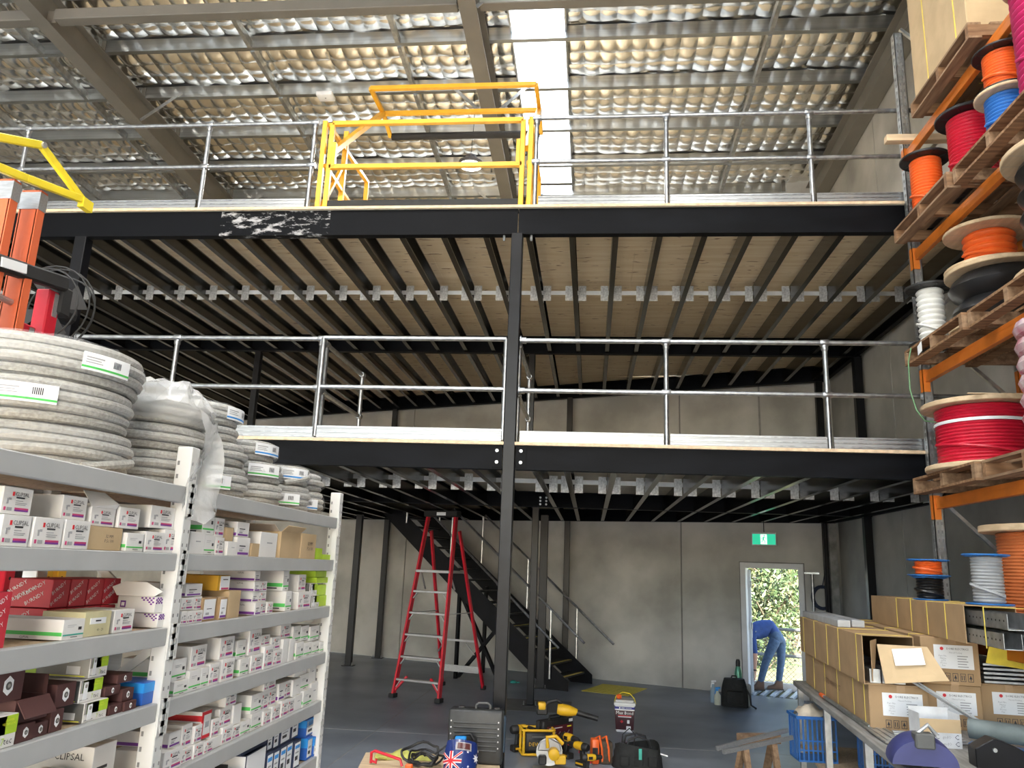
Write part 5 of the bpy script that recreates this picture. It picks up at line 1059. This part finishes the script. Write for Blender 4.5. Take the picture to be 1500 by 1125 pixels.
tb_=thing('tool_bag','black open tool bag slumped on the floor','bag',(.5,8.75,0),.1)
v=[];f=[];N=20; rr=random.Random(8)
for j in range(7):
    t=j/6
    for i in range(N):
        a=2*PI*i/N; q=1-.15*t; rx,ry=.26*q,.16*q; v.append((rx*math.copysign(abs(math.cos(a))**.6,math.cos(a))+rr.uniform(-.008,.008),ry*math.copysign(abs(math.sin(a))**.6,math.sin(a))+rr.uniform(-.008,.008),.002+.21*t+(.03*math.sin(2*a) if j>3 else 0)))
for j in range(6):
    for i in range(N): f.append((j*N+i,j*N+(i+1)%N,(j+1)*N+(i+1)%N,(j+1)*N+i))
f.append(tuple(range(N)))
MB().add(v,f).build('body',mat('black bag cloth',(.012,.013,.013),.8,0,.3,20,bump=.4),tb_,smooth=True)
for y in (-.1,.1): MB().tube([(-.12,y,.2),(-.1,y,.27),(.0,y*.8,.30),(.1,y,.27),(.12,y,.2)],.01,8).build('handle',TM_K,tb_,smooth=True)
for k in range(3): MB().box(-.2+.14*k,-.1+.14*k,-.165,-.14,.03,.13).build('pocket',mat('black bag cloth'),tb_,bevel=.012)
MB().tube([(-.16,.0,.15),(-.15,0,.3),(-.08,0,.36),(-.02,0,.3),(-.04,.02,.15)],.006,6).build('cable',TM_K,tb_,smooth=True); MB().box(-.01,.02,-.17,-.16,.1,.2).build('teal_tab',M_teal,tb_); MB().tube([(.22,-.05,.14),(.3,-.06,.12)],.008,6).build('pale_handle',M_label,tb_)
# --- bucket
bu=thing('adhesive_bucket','white and maroon adhesive bucket with yellow handle','bucket',(.45,10.58,0),-.05)
def sq(h0,h1,a0,a1,y0=0): return [(-a0,-a0,h0),(a0,-a0,h0),(a0,a0,h0),(-a0,a0,h0)],[(-a1,-a1,h1),(a1,-a1,h1),(a1,a1,h1),(-a1,a1,h1)]
def frus(mb,h0,h1,a0,a1):
    p,q=sq(h0,h1,a0,a1); return mb.add(p+q,[(3,2,1,0),(4,5,6,7),(0,1,5,4),(1,2,6,5),(2,3,7,6),(3,0,4,7)])
frus(MB(),0,.31,.105,.125).build('body',M_label,bu,bevel=.012,seg=2); frus(MB(),.31,.345,.132,.132).build('lid',M_label,bu,bevel=.006); frus(MB(),.345,.375,.11,.112).build('lid_rim',mat('grey white lid',(.6,.6,.6),.5),bu,bevel=.006)
lb=frus(MB(),.022,.262,.1085,.1235).build('maroon_label',mat('dark maroon label',(.055,.012,.018),.45),bu,bevel=.012,seg=2); frus(MB(),.262,.305,.1236,.1262).build('blue_band',mat('deep blue label',(.015,.02,.20),.45),bu,bevel=.012,seg=2)
put_text('Max Bond',M_label,bu,(0,-.1262,.225),(PI/2-.06,0,0),.052); MB().lathe([(.009,0),(.009,.0015)],10,(-.06,-.1255,.283),(0,-1,0)).box(-.04,.0,-.1275,-.12,.28,.286).box(.012,.085,-.1275,-.12,.281,.285).build('white_print',M_label,bu)
q=MB(); q.mat(0).box(-.08,.08,-.1225,-.12,.175,.185); q.mat(1).box(-.08,.08,-.1226,-.12,.188,.198); q.mat(0).box(.02,.075,-.1145,-.11,.03,.075); q.mat(0).box(.03,.06,-.119,-.115,.105,.145)
q.mat(1).prism([(-.035,-.118,.105),(-.015,-.119,.125),(-.035,-.12,.145),(-.055,-.119,.125)],(0,-.001,0)); q.build('label_print',[M_label,M_redp],lb)
MB().tube([(-.13,0,.32),(-.11,0,.40),(-.03,0,.45),(.06,0,.44),(.12,0,.38),(.135,0,.32)],.006,8).build('handle',M_yel2,bu,smooth=True); MB().lathe([(.02,-.03),(.035,0),(.02,.03)],10,(-.07,-.03,.40),(1,0,0)).build('orange_tag',M_co,bu,smooth=True)
# --- tactile mat
tm=thing('tactile_mat','yellow tactile paving mat on the floor near stairs','mat',(.43,14.02,0),WRZ)
for i in range(11): MB().box(-.4,.4,-.52+i*.095,-.45+i*.095,0,.006).build('strip',mat('tactile yellow',(.55,.46,.06),.7,0,.12,20),tm)
# --- backpack and bottles
bp_=thing('backpack','black backpack on the floor left of the door','backpack',(2.2,12.95,0),-.1)
v=[];f=[];N=18
for j in range(9):
    t=j/8; q=(1-.25*t**3); 
    for i in range(N):
        a=2*PI*i/N; v.append((.2*q*math.copysign(abs(math.cos(a))**.7,math.cos(a)),.12*q*math.copysign(abs(math.sin(a))**.7,math.sin(a)),.003+.40*t))
for j in range(8):
    for i in range(N): f.append((j*N+i,j*N+(i+1)%N,(j+1)*N+(i+1)%N,(j+1)*N+i))
f+= [tuple(range(N)),tuple(8*N+i for i in range(N))]
MB().add(v,f).build('body',mat('black bag cloth'),bp_,smooth=True); MB().box(-.13,.13,-.16,-.1,.04,.24).build('front_pocket',mat('black bag cloth'),bp_,bevel=.03,seg=2); MB().tube([(-.05,0,.39),(-.03,0,.44),(.03,0,.44),(.05,0,.39)],.012,8).build('handle',TM_K,bp_,smooth=True)
MB().tube([(.15,-.05,.3),(.22,-.07,.18),(.23,-.1,.05),(.3,-.14,.012)],.014,8).build('strap',TM_K,bp_,smooth=True); MB().box(.15,.25,.02,.1,.0,.33).build('grey_side',mat('grey cloth',(.30,.31,.30),.8),bp_,bevel=.02)
def bottle(nm,label,loc,prof,m,capm,cap,trig=False):
    b=thing(nm,label,'bottle',loc); MB().lathe(prof,16).build('body',m,b,smooth=True); c=MB().lathe(cap,12).build('cap',capm,b,smooth=True)
    if trig: MB().bar((-.03,0,prof[-1][1]+.035),(.045,0,prof[-1][1]+.045),.022,.03).build('spray_head',capm,b,bevel=.005); MB().bar((-.025,0,prof[-1][1]+.02),(-.035,0,prof[-1][1]-.05),.01,.012).build('trigger',M_redp if trig==2 else capm,b)
    return b
bottle('water_bottle','green metal water bottle with black cap beside backpack',(2.33,13.2,.0),[(.045,0),(.05,.01),(.05,.26),(.042,.29),(.028,.32)],mat('green bottle metal',(.10,.32,.22),.3,.3),TM_K,[(.03,.32),(.03,.36),(.02,.38)])
bw=bpy.data.objects['water_bottle']; bw.location=(2.3,13.16,.0); bw.scale=(1.15,1.15,1.75)
bottle('spray_bottle','tall clear blue spray bottle left of the backpack',(1.93,13.25,0),[(.045,0),(.048,.01),(.048,.17),(.02,.24),(.015,.27)],mat('pale blue plastic',(.35,.48,.58),.3,0,.05,5,alpha=.7),M_label,[(.018,.27),(.018,.29)],1)
bottle('cleaner_bottle','short pale spray bottle in front of the tall one',(1.96,13.05,0),[(.045,0),(.048,.01),(.048,.13),(.02,.18),(.015,.2)],mat('pale cream plastic',(.6,.62,.5),.35,0,.05,5,alpha=.85),M_blue2,[(.018,.2),(.018,.22)],1)
tg=tag(MB().lathe([(.0,0),(.06,.004),(.05,.03),(.02,.045)],9,(0,0,0)).lathe([(.0,0),(.035,.004),(.03,.02),(.0,.025)],8,(.08,.03,0)).build('teal_scrap',mat('teal cloth scrap',(.03,.28,.24),.8),loc=(-1.29,14.2,0)),'small teal scrap lying on the floor behind the posts','scrap')
# ================================================ LAMPS
def highbay(label,x,y,z,power):
    h=thing('high_bay_lamp',label,'lamp',(x,y,z),group='round high bay lamps'); zr=rz_(y)
    MB().lathe([(.17,0),(.185,.01),(.185,.05),(.12,.08),(.08,.16),(.06,.17)],28).build('housing',mat('lamp housing',(.08,.08,.085),.5),h,smooth=True)
    MB().lathe([(.165,-.006),(.165,.002)],28).build('diffuser',mat('lit diffuser',(1,.97,.9),.4,0,.01,2,emit=14),h)
    MB().tube([(0,0,.17),(0,0,.22)],.012,8).build('hook',M_galv,h); MB().tube([(0,0,.22),(.02,0,(zr-z)*.6),(0,0,zr-z)],.005,6).build('cord',M_rub,h)
    L=bpy.data.lights.new('lamp_light','AREA'); L.shape='DISK'; L.size=.3; L.energy=power; L.color=(1,.96,.9); o=bpy.data.objects.new('lamp_light',L); C.objects.link(o); o.parent=h; o.location=(0,0,-.02)
highbay('glowing round lamp hanging under the roof behind pallet gate',-1.9,10.74,7.85,90)
for i,(x,y) in enumerate(((-4.6,3.04),(1.4,3.04),(-1.93,4.14))): highbay(f"unseen round lamp added to light the aisle, {['left','right','middle'][i]} one",x,y,7.9,90)  # out-of-frame lamps added so floor bounce brightens the deck undersides
sn=thing('wifi_box','small white box fixed under a roof purlin','sensor',(-4.28,10.72,rz_(10.7,-.035))); MB().box(-.13,.13,-.1,.1,-.03,.034).build('cover',M_label,sn,bevel=.012,seg=2); MB().lathe([(.012,0),(.012,.006)],8,(0,0,-.03),(0,0,-1)).build('light',M_grey,sn)
# ================================================ PERSON outside the door
M_skin=mat('skin',(.50,.28,.20),.5,0,.05,6); M_shirt=mat('navy blue shirt',(.02,.055,.20),.8,0,.12,14,bump=.2); M_denim=mat('blue denim',(.045,.085,.16),.85,0,.2,20,bump=.2)
J=[ # name, pos, radius, parent, region
('pelvis',(3.36,15.03,.93),(.15,.17),None,1),
('belly',(3.20,15.02,1.03),(.15,.17),0,0),('chest',(2.97,15.01,1.02),(.16,.19),1,0),('upper',(2.83,15.0,.94),(.14,.18),2,0),('neck',(2.73,15.0,.85),(.055,.06),3,2),('chin',(2.68,15.0,.78),(.075,.075),4,2),('head',(2.62,15.0,.69),(.095,.085),5,2),('crown',(2.58,15.0,.61),(.07,.065),6,2),
('shA',(2.86,14.83,.90),(.065,.065),3,0),('elA',(2.885,14.79,.60),(.045,.045),8,0),('wrA',(2.87,14.79,.33),(.03,.026),9,2),('paA',(2.865,14.79,.25),(.032,.02),10,2),
('shB',(2.82,15.18,.88),(.065,.065),3,0),('elB',(2.80,15.22,.58),(.045,.045),12,0),('wrB',(2.76,15.2,.32),(.03,.026),13,2),('paB',(2.75,15.2,.24),(.032,.02),14,2),
('hipA',(3.27,14.93,.86),(.105,.105),0,1),('knA',(3.09,14.90,.50),(.072,.072),16,1),('anA',(2.97,14.90,.11),(.058,.058),17,1),
('hipB',(3.40,15.12,.86),(.105,.105),0,1),('knB',(3.39,15.09,.49),(.072,.072),19,1),('anB',(3.33,15.09,.11),(.058,.058),20,1)]
for side,pi,py in (('A',11,14.79),('B',15,15.2)):
    px,_,pz=J[pi][1]
    for k,(dy,L) in enumerate(((-.027,.075),(-.009,.085),(.009,.08),(.026,.062))):
        a=len(J); J.append((f'f{side}{k}a',(px-.005,py+dy,pz-.045),(.011,.011),pi,2)); J.append((f'f{side}{k}b',(px-.02,py+dy*1.1,pz-.045-L*.5),(.009,.009),a,2)); J.append((f'f{side}{k}c',(px-.035,py+dy*1.05,pz-.04-L),(.008,.008),a+1,2))
    a=len(J); J.append((f't{side}a',(px-.03,py-.03,pz-.01),(.011,.011),pi,2)); J.append((f't{side}b',(px-.05,py-.035,pz-.045),(.009,.009),a,2))
me=bpy.data.meshes.new('person_body'); me.from_pydata([j[1] for j in J],[(i,j[3]) for i,j in enumerate(J) if j[3] is not None],[])
po=bpy.data.objects.new('person_body',me); C.objects.link(po)
sk_=po.modifiers.new('skin','SKIN'); sk_.use_smooth_shade=True
for i,j in enumerate(J): d=me.skin_vertices[0].data[i]; d.radius=j[2]; d.use_root=(i==0)
po.modifiers.new('sub','SUBSURF').levels=2
bpy.context.view_layer.update()
bm2=bpy.data.meshes.new_from_object(po.evaluated_get(bpy.context.evaluated_depsgraph_get())); bpy.data.objects.remove(po)
pe=thing('person','person in navy shirt and jeans bending over outside the door','person',(3.1,15.0,0))
bm2.transform(Matrix.Translation((-3.1,-15.0,0))); bm2.materials.clear()
for m_ in (M_shirt,M_denim,M_skin): bm2.materials.append(m_)
segs=[(Vector(J[i][1])-Vector((3.1,15,0)),Vector(J[J[i][3]][1])-Vector((3.1,15,0)),J[i][4],J[J[i][3]][4]) for i in range(len(J)) if J[i][3] is not None]
for p_ in bm2.polygons:
    c=p_.center; best=9;reg=0
    for a,b,ra_,rb2 in segs:
        ab=b-a; t=max(0,min(1,(c-a).dot(ab)/max(1e-9,ab.length_squared))); d=(c-(a+ab*t)).length
        if d<best: best=d; reg=ra_ if t<.5 else rb2
    if reg==0 and c.z<.62 and c.x<-.1 and best<.08: reg=2
    p_.material_index=reg; p_.use_smooth=True
link('body',bm2,pe)
M_boot=mat('brown boot leather',(.07,.035,.02),.5,0,.15,10)
for x,y in ((2.97,14.9),(3.33,15.09)):
    b=MB().prism([(x-3.1+.07,y-15-.05,0),(x-3.1+.07,y-15-.05,.16),(x-3.1-.05,y-15-.05,.16),(x-3.1-.08,y-15-.05,.09),(x-3.1-.2,y-15-.05,.06),(x-3.1-.22,y-15-.05,0)],(0,.1,0)).build('boot',M_boot,pe,bevel=.02,seg=2); MB().box(x-3.1-.22,x-3.1+.075,y-15-.052,y-15+.052,0,.02).build('sole',TM_K,b)
hr=MB().lathe([(.0,-.02),(.07,0),(.098,.05),(.1,.09),(.09,.12)],14,(2.575-3.1,0,.60),(.45,0,.8),caps=False).build('hair',mat('grey brown hair',(.16,.13,.10),.8,0,.2,30),pe,smooth=True)
for s in (-1,1):
    MB().lathe([(.0,0),(.022,.004),(.016,.014)],8,(2.63-3.1,s*.088,.70),(0,s,0)).build('ear',M_skin,pe,smooth=True); MB().lathe([(.0,0),(.01,.003),(.0,.008)],8,(2.545-3.1,s*.033,.705),(-1,0,0)).build('eye',M_print,pe)
MB().prism([(2.56-3.1,-.012,.70),(2.52-3.1,-.012,.735),(2.575-3.1,-.012,.745)],(0,.024,0)).build('nose',M_skin,pe,bevel=.004); MB().box(2.585-3.1,2.60-3.1,-.025,.025,.762,.768).build('mouth',M_pink,pe)
MB().lathe([(.034,-.012),(.034,.012)],12,(2.87-3.1,14.79-15,.345),(0,0,1)).build('watch',TM_K,pe)
# ================================================ OUTSIDE
gr=thing('walkway_grate','steel bar grating walkway outside the door','grating',wallpt(1.1,-.06,.22),WRZ)
for i in range(16): MB().box(-1.2+i*.16,-1.14+i*.16,-1.15,-.0,.0,.05).build('bar',mat('grating steel',(.42,.45,.48),.45,.6,.1,9),gr)
MB().box(-1.25,1.4,-1.3,-1.15,.0,.12).build('kerb',mat('kerb concrete',(.33,.34,.34),.8),gr)
fn=thing('mesh_fence','chain mesh fence with galvanised rails beyond the walkway','fence',wallpt(1.0,-.08,1.45),WRZ)
for z in (1.08,.62): MB().tube([(-1.8,0,z),(2.2,0,z)],.028,10).build('rail',M_pipe,fn,smooth=True)
for x in (-1.75,2.15): MB().tube([(x,0,0),(x,0,1.1)],.03,10).build('post',M_pipe,fn,smooth=True)
ms=MB(); s=-2.6
while s<2.3:
    for d in (1,-1):
        x0,x1=(s,s+.95) if d>0 else (s+.95,s)
        a,b=max(-1.75,min(x0,x1)),min(2.15,max(x0,x1))
        if b-a>.05:
            za=.05+.95*((a-x0)/(x1-x0)); zb=.05+.95*((b-x0)/(x1-x0)); ms.bar((a,0,za),(b,0,zb),.006,.006)
    s+=.085
tag(ms.build('chain_mesh',M_pipe,fn),kind='stuff')
def tree(label,x,y,zc,rx,rz2,n,cols,leaf,seed):
    rr=random.Random(seed); t=thing('leafy_tree',label,'tree',(x,y,-.08),group='trees beyond the mesh fence')
    bark=mat('tree bark',(.10,.075,.05),.9,0,.3,14,bump=.4)
    tr_=MB().tube([(0,0,0),(.1,0,zc*.4),(-.05,.1,zc*.9),(.05,0,zc+rz2*.5)],[.14,.11,.08,.03],8).build('trunk',bark,t,smooth=True)
    for k in range(6):
        a=k*1.05; MB().tube([(0,0,zc*(.25+.1*k)),(rx*.4*math.cos(a),rx*.4*math.sin(a),zc*(.35+.12*k)+.2),(rx*.8*math.cos(a),rx*.8*math.sin(a),zc*(.4+.14*k)+.3)],[.05,.035,.012],6).build('branch',bark,tr_,smooth=True)
    v=[];f=[];mi=[]
    cl=[(rr.gauss(0,.5)*rx,rr.gauss(0,.5)*rx,zc+rr.uniform(-1,1)*rz2) for _ in range(60)]
    for i in range(n):
        c=rr.choice(cl); p=Vector((c[0]+rr.gauss(0,.24),c[1]+rr.gauss(0,.24),c[2]+rr.gauss(0,.2)))
        if p.z<.03: p.z=rr.uniform(.03,.4)
        u=Vector((rr.gauss(0,1),rr.gauss(0,1),rr.gauss(0,1))).normalized(); w_=u.cross(Vector((rr.gauss(0,1),rr.gauss(0,1),rr.gauss(0,1)))).normalized()
        L=leaf*rr.uniform(.7,1.4); k=len(v)
        v+=[p-u*L,p+w_*L*.42,p+u*L,p-w_*L*.42]; f.append((k,k+1,k+2,k+3)); mi.append(0 if rr.random()<.55 else 1 if rr.random()<.7 else 2)
    mb=MB(); mb.v=[tuple(q) for q in v]; mb.f=f; mb.m=mi
    o=mb.build('foliage',cols,t); tag(o,kind='stuff'); return t
G1=mat('dark green leaf',(.045,.075,.03),.5,0,.3,2); G2=mat('olive leaf',(.10,.125,.055),.5,0,.3,2); G3=mat('yellow green leaf',(.24,.22,.11),.5,0,.3,2)
tree('dense green tree directly behind the mesh fence',4.1,19.4,1.2,.95,1.15,5200,[G1,G2,G1],.06,1)
tree('pale olive tree on the right beyond the fence',5.3,22.0,2.4,1.3,2.0,6000,[G2,G3,G1],.07,2)
tree('sunlit yellowish tree furthest beyond the fence',5.6,26.0,2.6,1.9,2.6,8000,[G3,G2,G2],.085,3)
tree('large green tree at the far right beyond the fence',7.3,27.0,2.6,1.9,2.6,7000,[G2,G3,G1],.085,4)
tree('broad green tree at the far left beyond the fence',4.0,28.5,2.6,2.0,2.8,7000,[G2,G2,G3],.09,5)
